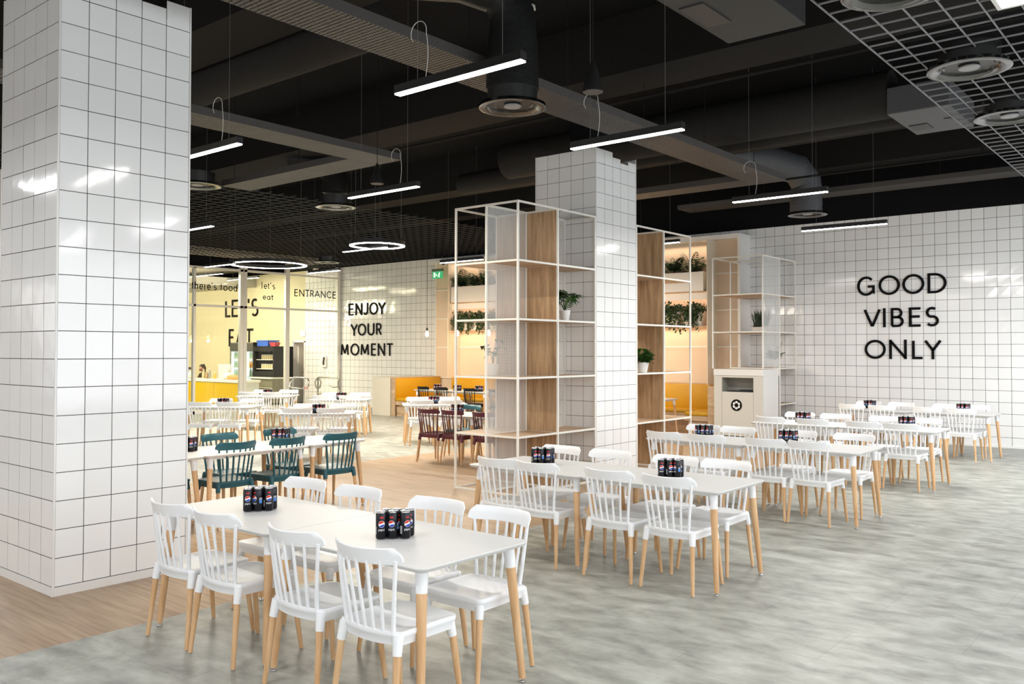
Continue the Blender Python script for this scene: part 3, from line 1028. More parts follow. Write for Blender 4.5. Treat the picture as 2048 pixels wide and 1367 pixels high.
G = {
    'E': [[(1, 1), (0, 1), (0, 0), (1, 0)], [(0, .53), (.92, .53)]],
    'N': [[(0, 0), (0, 1)], [(1, 0), (1, 1)], [(.02, .98), (.98, .02)]],
    'J': [[(1, 1), (1, .28)] + arc(.45, .28, .55, .28, 0, -140, 12)],
    'O': [arc(.5, .5, .5, .5, 0, 360, 40)],
    'Y': [[(0, 1), (.5, .44)], [(.5, .44), (1, 1)], [(.5, .48), (.5, 0)]],
    'U': [[(0, 1), (0, .36)] + arc(.5, .36, .5, .36, 180, 360, 18) + [(1, .36), (1, 1)]],
    'R': [[(0, 0), (0, 1), (.5, 1)] + arc(.5, .74, .45, .26, 90, -90, 14) + [(.5, .48), (0, .48)], [(.5, .48), (1, 0)]],
    'M': [[(0, 0), (.08, .99)], [(1, 0), (.92, .99)], [(.09, .98), (.5, .14)], [(.91, .98), (.5, .14)]],
    'T': [[(0, 1), (1, 1)], [(.5, 1), (.5, 0)]],
    'A': [[(0, 0), (.49, 1)], [(.51, 1), (1, 0)], [(.2, .33), (.8, .33)]],
    'C': [arc(.55, .5, .55, .5, 40, 320, 28)],
    'G': [arc(.5, .5, .5, .5, 45, 318, 28) + [(.96, .13), (.96, .47), (.6, .47)]],
    'D': [[(0, 0), (0, 1), (.35, 1)] + arc(.35, .5, .65, .5, 90, -90, 22) + [(.35, 0), (0, 0)]],
    'V': [[(0, 1), (.49, 0)], [(.51, 0), (1, 1)]],
    'I': [[(.5, 0), (.5, 1)]],
    'B': [[(0, 0), (0, 1), (.5, 1)] + arc(.5, .76, .38, .24, 90, -90, 12) + [(.5, .52), (0, .52)], [(.5, .52)] + arc(.55, .26, .45, .26, 90, -90, 12) + [(.55, 0), (0, 0)]],
    'S': [arc(.5, .745, .44, .255, 50, 250, 14) + arc(.5, .26, .5, .26, 75, -140, 16)],
    'L': [[(0, 1), (0, 0), (1, 0)]],
    "'": [[(.5, 1), (.5, .76)]],
    'l': [[(.5, 0), (.5, 1)]],
    'e': [[(0, .34), (1, .34)] + arc(.5, .33, .5, .33, 10, 320, 20)],
    't': [[(.4, .95), (.4, .08), (.9, .02)], [(-.05, .64), (1.0, .64)]],
    's': [arc(.5, .5, .42, .16, 45, 250, 10) + arc(.5, .17, .46, .17, 75, -135, 12)],
    'a': [arc(.46, .32, .46, .32, 0, 360, 20), [(.97, .66), (.97, 0)]],
    'h': [[(0, 1), (0, 0)], [(0, .4)] + arc(.5, .4, .5, .26, 180, 0, 12) + [(1, .4), (1, 0)]],
    'r': [[(0, .66), (0, 0)], [(0, .38)] + arc(.55, .38, .5, .27, 175, 70, 8)],
    'f': [[(.35, 0), (.35, .8)] + arc(.7, .8, .35, .2, 180, 80, 8), [(0, .62), (.9, .62)]],
    'o': [arc(.5, .33, .5, .33, 0, 360, 22)],
    'd': [arc(.45, .33, .45, .33, 0, 360, 22), [(.98, 1), (.98, 0)]],
    'p': [arc(.5, .33, .48, .33, 0, 360, 18), [(0, .66), (0, -.3)]],
    'i': [[(.5, 0), (.5, .66)], [(.5, .85), (.5, .95)]],
}


def stroke_mesh(mb, pts, t, dep, fx):
    """ribbon along pts (2D, metres) with mitred joints; fx maps (u,v,depth)->3D"""
    closed = (abs(pts[0][0] - pts[-1][0]) < 1e-6 and abs(pts[0][1] - pts[-1][1]) < 1e-6)
    P = [Vector(p) for p in pts]
    Q = [P[0]]
    for p in P[1:]:
        if (p - Q[-1]).length > 1e-5:
            Q.append(p)
    P = Q
    n = len(P)
    Lf, Rt = [], []
    for i in range(n):
        if closed:
            a = P[i] - P[i - 1] if i > 0 else P[0] - P[-2]
            b = P[i + 1] - P[i] if i < n - 1 else P[1] - P[0]
        else:
            a = P[i] - P[i - 1] if i > 0 else P[1] - P[0]
            b = P[i + 1] - P[i] if i < n - 1 else P[-1] - P[-2]
        a, b = a.normalized(), b.normalized()
        na, nb = Vector((-a.y, a.x)), Vector((-b.y, b.x))
        m = na + nb
        if m.length < 1e-4:
            m = na
        m.normalize()
        k = max(m.dot(na), 0.36)
        Lf.append(P[i] + m * (t / 2 / k))
        Rt.append(P[i] - m * (t / 2 / k))
    vs = []
    for i in range(n):
        vs += [fx(Lf[i].x, Lf[i].y, 0), fx(Rt[i].x, Rt[i].y, 0), fx(Rt[i].x, Rt[i].y, dep), fx(Lf[i].x, Lf[i].y, dep)]
    fs = []
    for i in range(n - 1):
        o, q = i * 4, (i + 1) * 4
        fs += [(o, o + 1, q + 1, q), (o + 1, o + 2, q + 2, q + 1), (o + 2, o + 3, q + 3, q + 2), (o + 3, o, q, q + 3)]
    fs += [(0, 3, 2, 1), (4 * n - 4, 4 * n - 3, 4 * n - 2, 4 * n - 1)]
    mb.add(vs, fs)


def glyph(mb, ch, u0, u1, v0, v1, t, dep, fx):
    for st in G[ch]:
        if ch in "Il'":
            pts = [((u0 + u1) / 2, v0 + t * 0 + q[1] * (v1 - v0)) for q in st]
        else:
            uu = (u0 + t / 2, u1 - t / 2)
            if len(st) == 2 and abs(st[0][0] - st[1][0]) < 1e-6:      # upright bar: full height
                pts = [(uu[0] + q[0] * (uu[1] - uu[0]), v0 + q[1] * (v1 - v0)) for q in st]
            else:
                pts = [(uu[0] + q[0] * (uu[1] - uu[0]), v0 + t / 2 + q[1] * (v1 - v0 - t)) for q in st]
                if ch in 'UJ':
                    pts = [(p[0], (v0 if q[1] == 0 and ch in 'NMA' else v1 if q[1] == 1 and ch in 'UJ' else p[1])) for p, q in zip(pts, st)]
        stroke_mesh(mb, pts, t, dep, fx)


def wall_text(label, lines, t, dep, axis, plane, cat='wall lettering', name='wall_lettering'):
    """lines: [(z0,z1,[(ch,a,b)...])]; axis 'X' on a wall Y=plane facing -Y, axis 'Y' on X=plane facing +X"""
    r = thing(name, label, cat, (0, 0, 0))
    a0 = lines[0][2][0][1]
    r.location = (a0, plane, lines[-1][0]) if axis == 'X' else (plane, a0, lines[-1][0])
    for z0, z1, chs in lines:
        for ch, a, b in chs:
            mb = MB()
            if axis == 'X':
                fx = lambda u, v, d: (u - a0, -0.010 - d, v - lines[-1][0])
            else:
                fx = lambda u, v, d: (0.008 + d, u - a0, v - lines[-1][0])
            glyph(mb, ch, a, b, z0, z1, t, dep, fx)
            part('letter', mb, LETTER, r)
    return r


wall_text('black raised slogan GOOD VIBES ONLY on the white tiled wall', [
    (2.82, 3.20, [('G', -5.764, -5.418), ('O', -5.355, -4.96), ('O', -4.915, -4.52), ('D', -4.462, -4.133)]),
    (2.195, 2.565, [('V', -5.643, -5.317), ('I', -5.273, -5.231), ('B', -5.131, -4.895), ('E', -4.801, -4.57), ('S', -4.508, -4.271)]),
    (1.579, 1.951, [('O', -5.628, -5.231), ('N', -5.164, -4.845), ('L', -4.748, -4.539), ('Y', -4.534, -4.225)])], 0.046, 0.02, 'X', WY)
wall_text('black raised slogan ENJOY YOUR MOMENT beside the glass partition', [
    (2.82, 3.195, [('E', -21.312, -21.071), ('N', -20.984, -20.681), ('J', -20.613, -20.409), ('O', -20.342, -19.959), ('Y', -19.942, -19.615)]),
    (2.19, 2.561, [('Y', -21.21, -20.887), ('O', -20.87, -20.494), ('U', -20.416, -20.114), ('R', -20.025, -19.788)]),
    (1.575, 1.95, [('M', -21.671, -21.316), ('O', -21.21, -20.811), ('M', -20.732, -20.359), ('E', -20.251, -20.025), ('N', -19.942, -19.631), ('T', -19.566, -19.271)])], 0.048, 0.02, 'X', WY)
wall_text("large black words LET'S EAT on the yellow kitchen wall", [
    (2.924, 3.55, [('L', -28.207, -27.87), ('E', -27.79, -27.39), ('T', -27.34, -26.86), ("'", -26.80, -26.70), ('S', -26.58, -26.163)]),
    (1.87, 2.50, [('E', -27.961, -27.64), ('A', -27.52, -27.02), ('T', -26.98, -26.421)])], 0.075, 0.02, 'X', WY)
XP = -21.7
wall_text('black word ENTRANCE on the glass above the opening', [
    (3.357, 3.572, [('E', 15.915, 16.05), ('N', 16.09, 16.275), ('T', 16.303, 16.47), ('R', 16.495, 16.63), ('A', 16.66, 16.86), ('N', 16.90, 17.08), ('C', 17.12, 17.315), ('E', 17.35, 17.49)])],
    0.028, 0.003, 'Y', XP, 'glass lettering', 'glass_lettering')
wall_text("small black words let's eat on the glass", [
    (3.52, 3.715, [('l', 14.763, 14.80), ('e', 14.845, 14.955), ('t', 14.97, 15.045), ("'", 15.065, 15.10), ('s', 15.135, 15.235)]),
    (3.203, 3.375, [('e', 14.815, 14.925), ('a', 14.955, 15.07), ('t', 15.095, 15.185)])], 0.022, 0.003, 'Y', XP, 'glass lettering', 'glass_lettering')
wall_text("black words there's food on the left glass panel", [
    (3.39, 3.60, [('t', 12.563, 12.63), ('h', 12.66, 12.755), ('e', 12.795, 12.91), ('r', 12.945, 13.0), ('e', 13.03, 13.145), ("'", 13.16, 13.20), ('s', 13.23, 13.326),
                  ('f', 13.43, 13.505), ('o', 13.53, 13.66), ('o', 13.69, 13.82), ('d', 13.85, 13.975)])], 0.024, 0.003, 'Y', XP, 'glass lettering', 'glass_lettering')

# ------------------------------------------------------------------ glass partition (X = XP)
gp = thing('glass_partition', 'cream framed glass partition wall with the word entrance', 'partition', (XP, 10.0, 0))
def pbox(y0, y1, z0, z1, d=0.05):
    return MB().box(-d - 0.02, 0, y0 - 10, y1 - 10, z0, z1)
for (y0, y1) in ((10.0, 10.06), (11.3, 11.36), (12.64, 12.71), (14.08, 14.18), (14.20, 14.30), (15.62, 15.76)):
    part('post', pbox(y0, y1, 0, 4.0 if y0 < 14 else 4.2, 0.08), FRAMEW, gp)
part('end_post', pbox(17.56, 17.66, 0, 4.34, 0.1), FRAMEW, gp)
for (z0, z1, ya, yb) in ((3.97, 4.03, 10, 15.62), (2.93, 2.99, 10, 15.62), (2.93, 2.99, 15.76, 17.56), (3.97, 4.02, 15.76, 17.56), (0, 0.08, 10, 15.62)):
    part('rail', pbox(ya, yb, z0, z1, 0.06), FRAMEW, gp)
for (ya, yb) in ((10.06, 11.3), (11.36, 12.64), (12.71, 14.08), (14.30, 15.62)):
    part('glass_pane', MB().box(-0.045, -0.039, ya - 10, yb - 10, 0.08, 2.93), GLASS, gp)
    part('glass_pane', MB().box(-0.045, -0.039, ya - 10, yb - 10, 2.99, 3.97), GLASS, gp)
part('glass_pane', MB().box(-0.045, -0.039, 5.76, 7.56, 2.99, 3.97), GLASS, gp)
link('wall_above_partition', MB().box(-21.95, -21.86, 10.0, 15.7, 4.04, 4.34).mesh('w', SLAB), kind='structure')

# ------------------------------------------------------------------ chair
def arcy(x, hw, y_end, bulge):
    return y_end - bulge * (1 - (x / hw) ** 2)


def seat_outline(k=1.0, n=12):
    pts = []
    hw = 0.205
    for i in range(n + 1):                       # rear arc, left to right
        x = -hw + 2 * hw * i / n
        pts.append((x, arcy(x, hw, -0.175, 0.042)))
    for a in range(1, 4):                         # side to the front corner
        pts.append((0.205 + 0.008 * a / 3, -0.175 + 0.31 * a / 3))
    cx, cy, r = 0.173, 0.165, 0.042
    for i in range(5):
        t = R(10 + 80 * i / 4)
        pts.append((cx + r * math.cos(t), cy + r * math.sin(t)))
    for i in range(1, 6):
        x = 0.173 - 0.346 * i / 6
        pts.append((x, 0.207 + 0.008 * (1 - (x / 0.173) ** 2)))
    for i in range(5):
        t = R(90 + 80 * i / 4)
        pts.append((-cx + r * math.cos(t), cy + r * math.sin(t)))
    for a in range(2, 0, -1):
        pts.append((-(0.205 + 0.008 * a / 3), -0.175 + 0.31 * a / 3))
    return [(p[0] * k, p[1] * k) for p in pts]


def make_chair(pm, color):
    t = thing('spindle_chair', 'x', 'chair')
    o = seat_outline()
    def ring(k, z):
        return [(p[0] * k, p[1] * k, z) for p in o]
    mb = MB()
    mb.rings([ring(0.94, 0.385), ring(0.965, 0.418), ring(0.99, 0.425), ring(1.0, 0.436), ring(0.992, 0.447), ring(0.965, 0.450), ring(0.90, 0.446), ring(0.6, 0.437), ring(0.15, 0.434)])
    for sx in (-1, 1):
        mb.cone((sx * 0.182, -0.172, 0.432), (sx * 0.192, -0.189, 0.345), 0.027, 0.0215, 12)
        mb.cone((sx * 0.178, 0.168, 0.432), (sx * 0.188, 0.184, 0.345), 0.027, 0.0215, 12)
    part('seat', mb, pm, t, 42)
    # curved top rail
    mb = MB()
    hw, n = 0.222, 16
    rg = []
    for i in range(n + 1):
        x = -hw + 2 * hw * i / n
        y = arcy(x, hw, -0.185, 0.082)
        e = min(hw - abs(x), 0.03) / 0.03
        c = math.sqrt(max(0.0, 1 - (1 - e) ** 2))
        zt = 0.804 + 0.028 * c + 0.008 * (x / hw) ** 2
        zb = 0.770 - 0.012 * c
        th = 0.007 + 0.004 * c
        rg.append([(x, y + th * 0.6 + 0.006, zb), (x, y + th - 0.004, (zt + zb) / 2), (x, y + th * 0.8 - 0.016, zt - 0.004), (x, y - 0.013 - 0.004, zt),
                   (x, y - th - 0.012, zt - 0.005), (x, y - th - 0.003, (zt + zb) / 2), (x, y - th * 0.6 + 0.004, zb)])
    mb.rings(rg)
    part('top_rail', mb, pm, t, 50)
    for i in range(7):
        q = (i - 3) / 3
        xb = 0.158 * q
        xt = 0.196 * q
        yb = arcy(xb, 0.205, -0.168, 0.042) + 0.004
        yt = arcy(xt, hw, -0.183, 0.082)
        r_ = 0.0085 if abs(q) < 0.9 else 0.0105
        mb = MB().tube([(xb, yb, 0.440), ((xb + xt) / 2, (yb + yt) / 2 - 0.004, 0.61), (xt, yt - 0.004, 0.775)], r_, 8, [r_ * 1.1, r_, r_ * 0.9])
        part('spindle', mb, pm, t, 60)
    for sx in (-1, 1):
        for (ya, yb) in ((-0.187, -0.225), (0.182, 0.225)):
            mb = MB().tube([(sx * 0.190, ya, 0.36), (sx * 0.213, yb, 0.006)], 0.0185, 12, [0.0185, 0.0125])
            mb.mi = 1
            mb.cone((sx * 0.2133, yb * 1.002, 0.008), (sx * 0.2135, yb * 1.003, 0), 0.008, 0.008, 8)
            part('leg', mb, [BEECH, STEEL], t, 50)
    remember(t)
    return t


CHAIRS = {}
CH_USED = {}
for k_, (m_, nm) in {'white': (PLASTIC, 'white'), 'teal': (TEAL, 'teal'), 'burgundy': (BURG, 'burgundy'), 'black': (BLACKP, 'black')}.items():
    CHAIRS[k_] = make_chair(m_, nm)
    CH_USED[k_] = False


def chair(kind, x, y, rz, label, group):
    place(CHAIRS[kind], CH_USED[kind], (x, y, 0), rz + random.uniform(-0.02, 0.02), label, group)
    CH_USED[kind] = True


# ------------------------------------------------------------------ table
TZ = 0.733


def rounded(hx, hy, r, n=6):
    pts = []
    for cx, cy, a0 in ((hx - r, hy - r, 0), (-hx + r, hy - r, 90), (-hx + r, -hy + r, 180), (hx - r, -hy + r, 270)):
        for i in range(n + 1):
            t = R(a0 + 90 * i / n)
            pts.append((cx + r * math.cos(t), cy + r * math.sin(t)))
    return pts


def make_table(L_=1.2, W_=0.8):
    t = thing('dining_table', 'x', 'table')
    hx, hy = L_ / 2 - 0.001, W_ / 2
    def rg(i, z):
        return [(p[0], p[1], z) for p in rounded(hx - i, hy - i, 0.05 - i)]
    mb = MB().rings([rg(0.016, TZ - 0.024), rg(0.002, TZ - 0.010), rg(0.0, TZ - 0.004), rg(0.003, TZ)])
    part('tabletop', mb, TABLE, t, 40)
    fr = MB()
    ix, iy = hx - 0.11, hy - 0.11
    for sy in (-1, 1):
        fr.box(-ix, ix, sy * iy - 0.012, sy * iy + 0.012, TZ - 0.052, TZ - 0.024)
    for sx in (-1, 1):
        fr.box(sx * ix - 0.012, sx * ix + 0.012, -iy, iy, TZ - 0.052, TZ - 0.024)
    part('under_frame', fr, WHITE, t)
    for sx in (-1, 1):
        for sy in (-1, 1):
            a = Vector((sx * (hx - 0.085), sy * (hy - 0.085), TZ - 0.024))
            b = Vector((sx * (hx - 0.035), sy * (hy - 0.03), 0.022))
            m1 = a.lerp(b, 0.16)
            mb = MB().tube([a, m1], 0.03, 16, [0.032, 0.0275])
            mb.mi = 1
            mb.tube([m1, b], 0.024, 16, [0.0265, 0.0175])
            lg = part('leg', mb, [PLASTIC, BEECH], t, 50)
            gl = MB().lathe([(0.006, 0.022), (0.006, 0.012), (0.015, 0.010), (0.017, 0.003), (0.015, 0.0)], c=(b.x, b.y, 0), n=14)
            part('glide', gl, CHROME, lg, 50)
    remember(t)
    return t


TBL = make_table()
TBLS = make_table(0.8, 0.8)
tused = [False, False]


def table(x, y, rz, label, group=None, sq=False):
    k = 1 if sq else 0
    place((TBL, TBLS)[k], tused[k], (x, y, 0), rz, label, group)
    tused[k] = True


# ------------------------------------------------------------------ cans
def on_can(u, v, r):
    a = u / r
    return (r * math.sin(a), -r * math.cos(a), v)


def make_can():
    t = thing('drink_can', 'x', 'can')
    rc = 0.0289
    body = MB().lathe([(0.022, 0.0), (0.0255, 0.004), (rc, 0.010), (rc, 0.130), (0.0255, 0.139)], n=24)
    part('body', body, CANB, t, 45)
    lid = MB().lathe([(0.0258, 0.138), (0.0262, 0.146), (0.0245, 0.1465), (0.0235, 0.142), (0.0, 0.142)], n=24, cap=False)
    lid.box(-0.004, 0.004, -0.012, 0.006, 0.142, 0.1435)
    part('lid', lid, CANL, t, 40)
    part('base_rim', MB().lathe([(0.0215, -0.0), (0.0262, 0.0045), (0.0245, 0.0055)], n=24, cap=False), CANL, t, 40)
    # round red, white and blue emblem
    def patch(mb, f_top, f_bot, R0, cu, cv, n=10, rr=rc + 0.0004):
        vs, fs = [], []
        for i in range(n + 1):
            u = -R0 + 2 * R0 * i / n
            h = math.sqrt(max(R0 * R0 - u * u, 0))
            a, b = min(max(f_top(u), -h), h), min(max(f_bot(u), -h), h)
            vs += [on_can(cu + u, cv + a, rr), on_can(cu + u, cv + b, rr)]
        for i in range(n):
            fs.append((2 * i, 2 * i + 2, 2 * i + 3, 2 * i + 1))
        mb.add(vs, fs)
    R0 = 0.0165
    w1 = lambda u: 0.0045 + 0.0035 * math.sin(u / R0 * 1.8)
    w2 = lambda u: -0.0055 + 0.004 * math.sin(u / R0 * 1.8 + 0.4)
    em = MB()
    patch(em, lambda u: 1, lambda u: -1, R0 + 0.0012, 0, 0.082, 14)
    em.mi = 1
    patch(em, lambda u: 1, w1, R0, 0, 0.082, 14, rc + 0.0008)
    em.mi = 2
    patch(em, w2, lambda u: -1, R0, 0, 0.082, 14, rc + 0.0008)
    part('emblem', em, [LWHITE, LRED, LBLUE], t, label='round red, white and blue emblem')
    tx = MB()
    fx = lambda u, v, d: on_can(u, v, rc + 0.0004 + d)
    cur = -0.017
    for ch, w_ in (('p', 0.0062), ('e', 0.0062), ('p', 0.0062), ('s', 0.0055), ('i', 0.0025)):
        glyph(tx, ch, cur, cur + w_, 0.047, 0.060, 0.0015, 0.0002, fx)
        cur += w_ + 0.0016
    part('brand_text', tx, LWHITE, t, label='small white word below the emblem')
    def quad(mb, u0, u1, v0, v1):
        n = 4
        vs = []
        for i in range(n + 1):
            u = u0 + (u1 - u0) * i / n
            vs += [on_can(u, v0, rc + 0.0005), on_can(u, v1, rc + 0.0005)]
        mb.add(vs, [(2 * i, 2 * i + 2, 2 * i + 3, 2 * i + 1) for i in range(n)])
    pr = MB()
    quad(pr, 0.034, 0.054, 0.052, 0.074)
    pr.mi = 1
    quad(pr, 0.034, 0.054, 0.074, 0.086)
    pr.mi = 1
    quad(pr, -0.045, -0.030, 0.028, 0.070)
    pr.mi = 2
    quad(pr, -0.008, 0.010, 0.112, 0.120)
    part('printed_block', pr, [LCYAN, mat('print_grey', (0.35, 0.35, 0.36), rough=0.4), LRED], t, label='light blue and grey printed blocks')
    remember(t)
    return t


CAN = make_can()
cused = [False]
VIEW = lambda x, y: math.atan2(y, x)          # bearing seen from the camera
POSN = ['front left', 'front middle', 'front right', 'rear left', 'rear middle', 'rear right']


def cans(x, y, where, n=6, spread=0.061, twist=None):
    """tight cluster of cans, its long side square to the line of sight"""
    b = math.atan2(y, x)
    rt = Vector((math.sin(b), -math.cos(b)))
    bk = Vector((math.cos(b), math.sin(b)))
    for i in range(n):
        row, c = divmod(i, 3)
        px = (c - 1) * spread + (0.018 if row else -0.008) + random.uniform(-.003, .003)
        py = (row - 0.5) * spread * 0.95 + random.uniform(-.003, .003)
        p = Vector((x, y)) + rt * px + bk * py
        face = b - PI / 2 + random.choice((-0.5, -0.25, 0.1, 0.45, -0.9, -0.05))
        place(CAN, cused[0], (p.x, p.y, TZ), face, 'black drink can, %s in the cluster, %s' % (POSN[i], where), 'drink cans on %s' % where)
        cused[0] = True


# ------------------------------------------------------------------ table rows on the grey floor (right)
ROWS = [
    ('the nearest table pair', 3.195, (-4.65, -3.45), [-4.88, -4.40, -3.68, -3.13], [-4.97, -4.41, -3.69, -3.20], ((-4.69, 3.19), (-3.46, 3.19))),
    ('the second table pair', 6.05, (-4.60, -3.40), [-4.78, -4.36, -3.67, -3.16], [-4.88, -4.33, -3.68, -3.21], ((-4.70, 6.08), (-3.44, 6.10))),
    ('the third table pair', 9.06, (-4.62, -3.42), [-4.92, -4.40, -3.73, -3.27], [-4.96, -4.52, -3.80, -3.18], ((-4.74, 9.18), (-3.74, 9.18))),
    ('the fourth table pair', 11.93, (-4.65, -3.43), [-4.91, -4.32, -3.67, -3.21], [-4.90, -4.38, -3.70, -3.20], ((-4.68, 12.02), (-3.33, 12.1))),
    ('the table pair by the wall', 15.55, (-4.72, -3.50), [-5.02, -4.53, -3.83, -3.33], [-5.06, -4.51, -3.78, -3.33], ((-4.93, 15.72), (-3.44, 15.7))),
]
ORD = ['leftmost', 'second from left', 'third from left', 'rightmost']
for nm, cy, tx, near, far, cn in ROWS:
    for i, x in enumerate(tx):
        table(x, cy, 0, 'white table with beech legs, %s half of %s' % (('left', 'right')[i], nm), 'white tables on the right floor')
    for i, x in enumerate(near):
        chair('white', x, cy - 0.285, random.uniform(-0.03, 0.03), 'white spindle chair, %s, camera side of %s' % (ORD[i], nm), 'white chairs on the right floor')
    for i, x in enumerate(far):
        chair('white', x, cy + 0.355, PI + random.uniform(-0.03, 0.03), 'white spindle chair, %s, far side of %s' % (ORD[i], nm), 'white chairs on the right floor')
    for i, (x, y) in enumerate(cn):
        cans(x, y, 'the %s table, %s' % (('left', 'right')[i], nm.replace('the ', '', 1)))

# ------------------------------------------------------------------ teal group
TG = 'teal chairs behind the left column'
table(-7.86, 3.89, R(90), 'white table mostly hidden by the left column, teal chairs around it', 'white tables with teal chairs')
table(-7.86, 5.095, R(90), 'long white table between the teal chairs beside the left column', 'white tables with teal chairs')
table(-7.90, 6.10, R(3), 'square white table at the right end of the teal chairs', 'white tables with teal chairs', sq=True)
chair('teal', -7.78, 4.89, R(90), 'teal spindle chair with back to camera, nearest the left column', TG)
chair('teal', -7.75, 5.47, R(92), 'teal spindle chair with back to camera, middle of three', TG)
chair('teal', -7.72, 6.15, R(88), 'teal spindle chair with back to camera, at the right table end', TG)
chair('teal', -8.22, 5.22, R(-90), 'teal chair across the white table, nearest the left column', TG)
chair('teal', -8.24, 6.00, R(-90), 'teal chair across the white table, behind the cans', TG)
chair('teal', -8.22, 4.45, R(-90), 'teal chair across the table, half hidden by the column', TG)
cans(-7.95, 4.56, 'the teal group table by the column')
cans(-8.06, 5.74, 'the teal group table right end')


# ------------------------------------------------------------------ far white groups
def far_group(cx, cy, th, nm, canpos, kinds=('white',) * 4, off=0.26):
    table(cx, cy, th, 'white table with beech legs in %s' % nm, 'white tables on the far left floor')
    ux, uy = math.cos(th), math.sin(th)
    nx, ny = math.sin(th), -math.cos(th)
    gl = 'white chairs on the far left floor'
    for i, s in enumerate((-1, 1)):
        chair(kinds[i], cx + ux * s * off + nx * 0.30, cy + uy * s * off + ny * 0.30, th, 'white spindle chair, near side %s of %s' % (('left', 'right')[i], nm), gl)
        chair(kinds[2 + i], cx + ux * s * off * 1.15 - nx * 0.34, cy + uy * s * off * 1.15 - ny * 0.34, th + PI, 'white spindle chair, far side %s of %s' % (('left', 'right')[i], nm), gl)
    cans(canpos[0], canpos[1], nm, 6)


far_group(-13.98, 8.78, R(36), 'the group before the yellow counter', (-13.93, 8.70))
far_group(-16.5, 11.42, R(36), 'the farthest left group by the fridges', (-16.40, 11.34))
far_group(-11.42, 8.88, R(42), 'the group behind the teal chairs', (-11.24, 8.72))
far_group(-14.2, 11.6, R(40), 'the group before the slogan wall', (-14.0, 11.43))
far_group(-11.55, 11.65, R(48), 'the group left of the burgundy chairs', (-11.58, 11.66))

# ------------------------------------------------------------------ burgundy group
BG = 'chairs around the tables behind the shelf'
table(-9.45, 10.10, R(2), 'white table in front of the burgundy chairs, left half', 'white tables behind the shelf')
table(-8.24, 10.14, R(2), 'white table seen behind the shelf mesh, right half', 'white tables behind the shelf')
chair('burgundy', -9.63, 9.76, R(4), 'burgundy spindle chair, leftmost of the three', BG)
chair('burgundy', -9.14, 9.78, R(3), 'burgundy spindle chair crossed by the shelf post', BG)
chair('burgundy', -8.48, 9.76, R(3), 'burgundy spindle chair, rightmost, cut by the second shelf post', BG)
chair('teal', -9.72, 10.46, PI, 'teal chair across the table from the burgundy chairs', BG)
chair('teal', -8.55, 10.46, PI, 'teal chair behind the shelf mesh across from burgundy chairs', BG)
cans(-9.55, 10.14, 'the table with the burgundy chairs')

# ------------------------------------------------------------------ booth
BX0, BX1, BY = -17.3, -8.06, 17.5
b = thing('booth_wall', 'peach panelled booth wall with cream frame and planter ledges', 'wall unit', (BX0, BY, 0))
def bbox(x0, x1, y0, y1, z0, z1):
    return MB().box(x0 - BX0, x1 - BX0, y0 - BY, y1 - BY, z0, z1)
xs = [BX0, -16.42, -14.9, -13.4, -11.9, -10.4, -8.72, BX1]
zs = [0.98, 1.82, 2.62, 3.42, 4.16]
for i in range(len(xs) - 1):
    for j in range(4):
        part('panel', bbox(xs[i] + 0.012, xs[i + 1] - 0.012, BY, BY + 0.018, zs[j] + 0.012, zs[j + 1] - 0.012), PEACH, b)
part('backing', bbox(BX0, BX1, BY + 0.018, BY + 0.12, 0, 4.18), CREAMD, b)
fr = MB()
for x in xs:
    fr.box(x - BX0 - 0.014, x - BX0 + 0.014, -0.02, 0.018, 0.9, 4.18)
part('vertical_batten', fr, FRAMEW, b)
fr = MB()
for z in zs:
    fr.box(0, BX1 - BX0, -0.02, 0.018, z - 0.014, z + 0.014)
part('horizontal_batten', fr, FRAMEW, b)
part('top_cornice', bbox(BX0, BX1, BY - 0.32, BY + 0.1, 4.13, 4.22), WHITE, b)
part('side_screen', bbox(-16.42, -16.40, BY - 0.45, BY, 1.0, 4.13), CREAMD, b)
part('side_screen', bbox(-8.72, -8.70, BY - 0.45, BY, 1.0, 4.13), CREAMD, b)
part('end_post', bbox(BX1 - 0.02, BX1 + 0.04, BY - 0.30, BY + 0.196, 0, 4.22), WHITE, b)
part('wood_ledge', bbox(-16.4, -8.72, BY - 0.38, BY, 3.00, 3.03), OAKH, b)
part('wood_ledge', bbox(-16.4, -8.72, BY - 0.38, BY, 2.24, 2.27), OAKH, b)
part('light_cove', bbox(-16.4, -8.72, BY - 0.30, BY - 0.27, 2.85, 3.0), WHITE, b)

# upper planter boxes (with ferns) and lower ones (with ivy)
PY = BY - 0.20
def leaf_blade(L_, w_, droop, m=LEAF, n=5):
    """a curved pointed blade along +x, bending down"""
    mb = MB()
    L1, R1 = [], []
    for i in range(n + 1):
        a = i / n
        x = L_ * a * (1 - 0.15 * a)
        z = L_ * (0.55 * a - droop * a * a)
        ww = w_ * math.sin(PI * min(1, 0.12 + a * 0.88)) * 0.5
        L1.append((x, ww, z + 0.0))
        R1.append((x, -ww, z))
    mid = [(0.5 * (p[0] + q[0]), 0, p[2] - w_ * 0.15) for p, q in zip(L1, R1)]
    vs = L1 + mid + R1
    k = n + 1
    fs = []
    for i in range(n):
        fs += [(i, i + 1, k + i + 1, k + i), (k + i, k + i + 1, 2 * k + i + 1, 2 * k + i)]
    mb.add(vs, fs)
    return mb.mesh('leaf', m, 60)


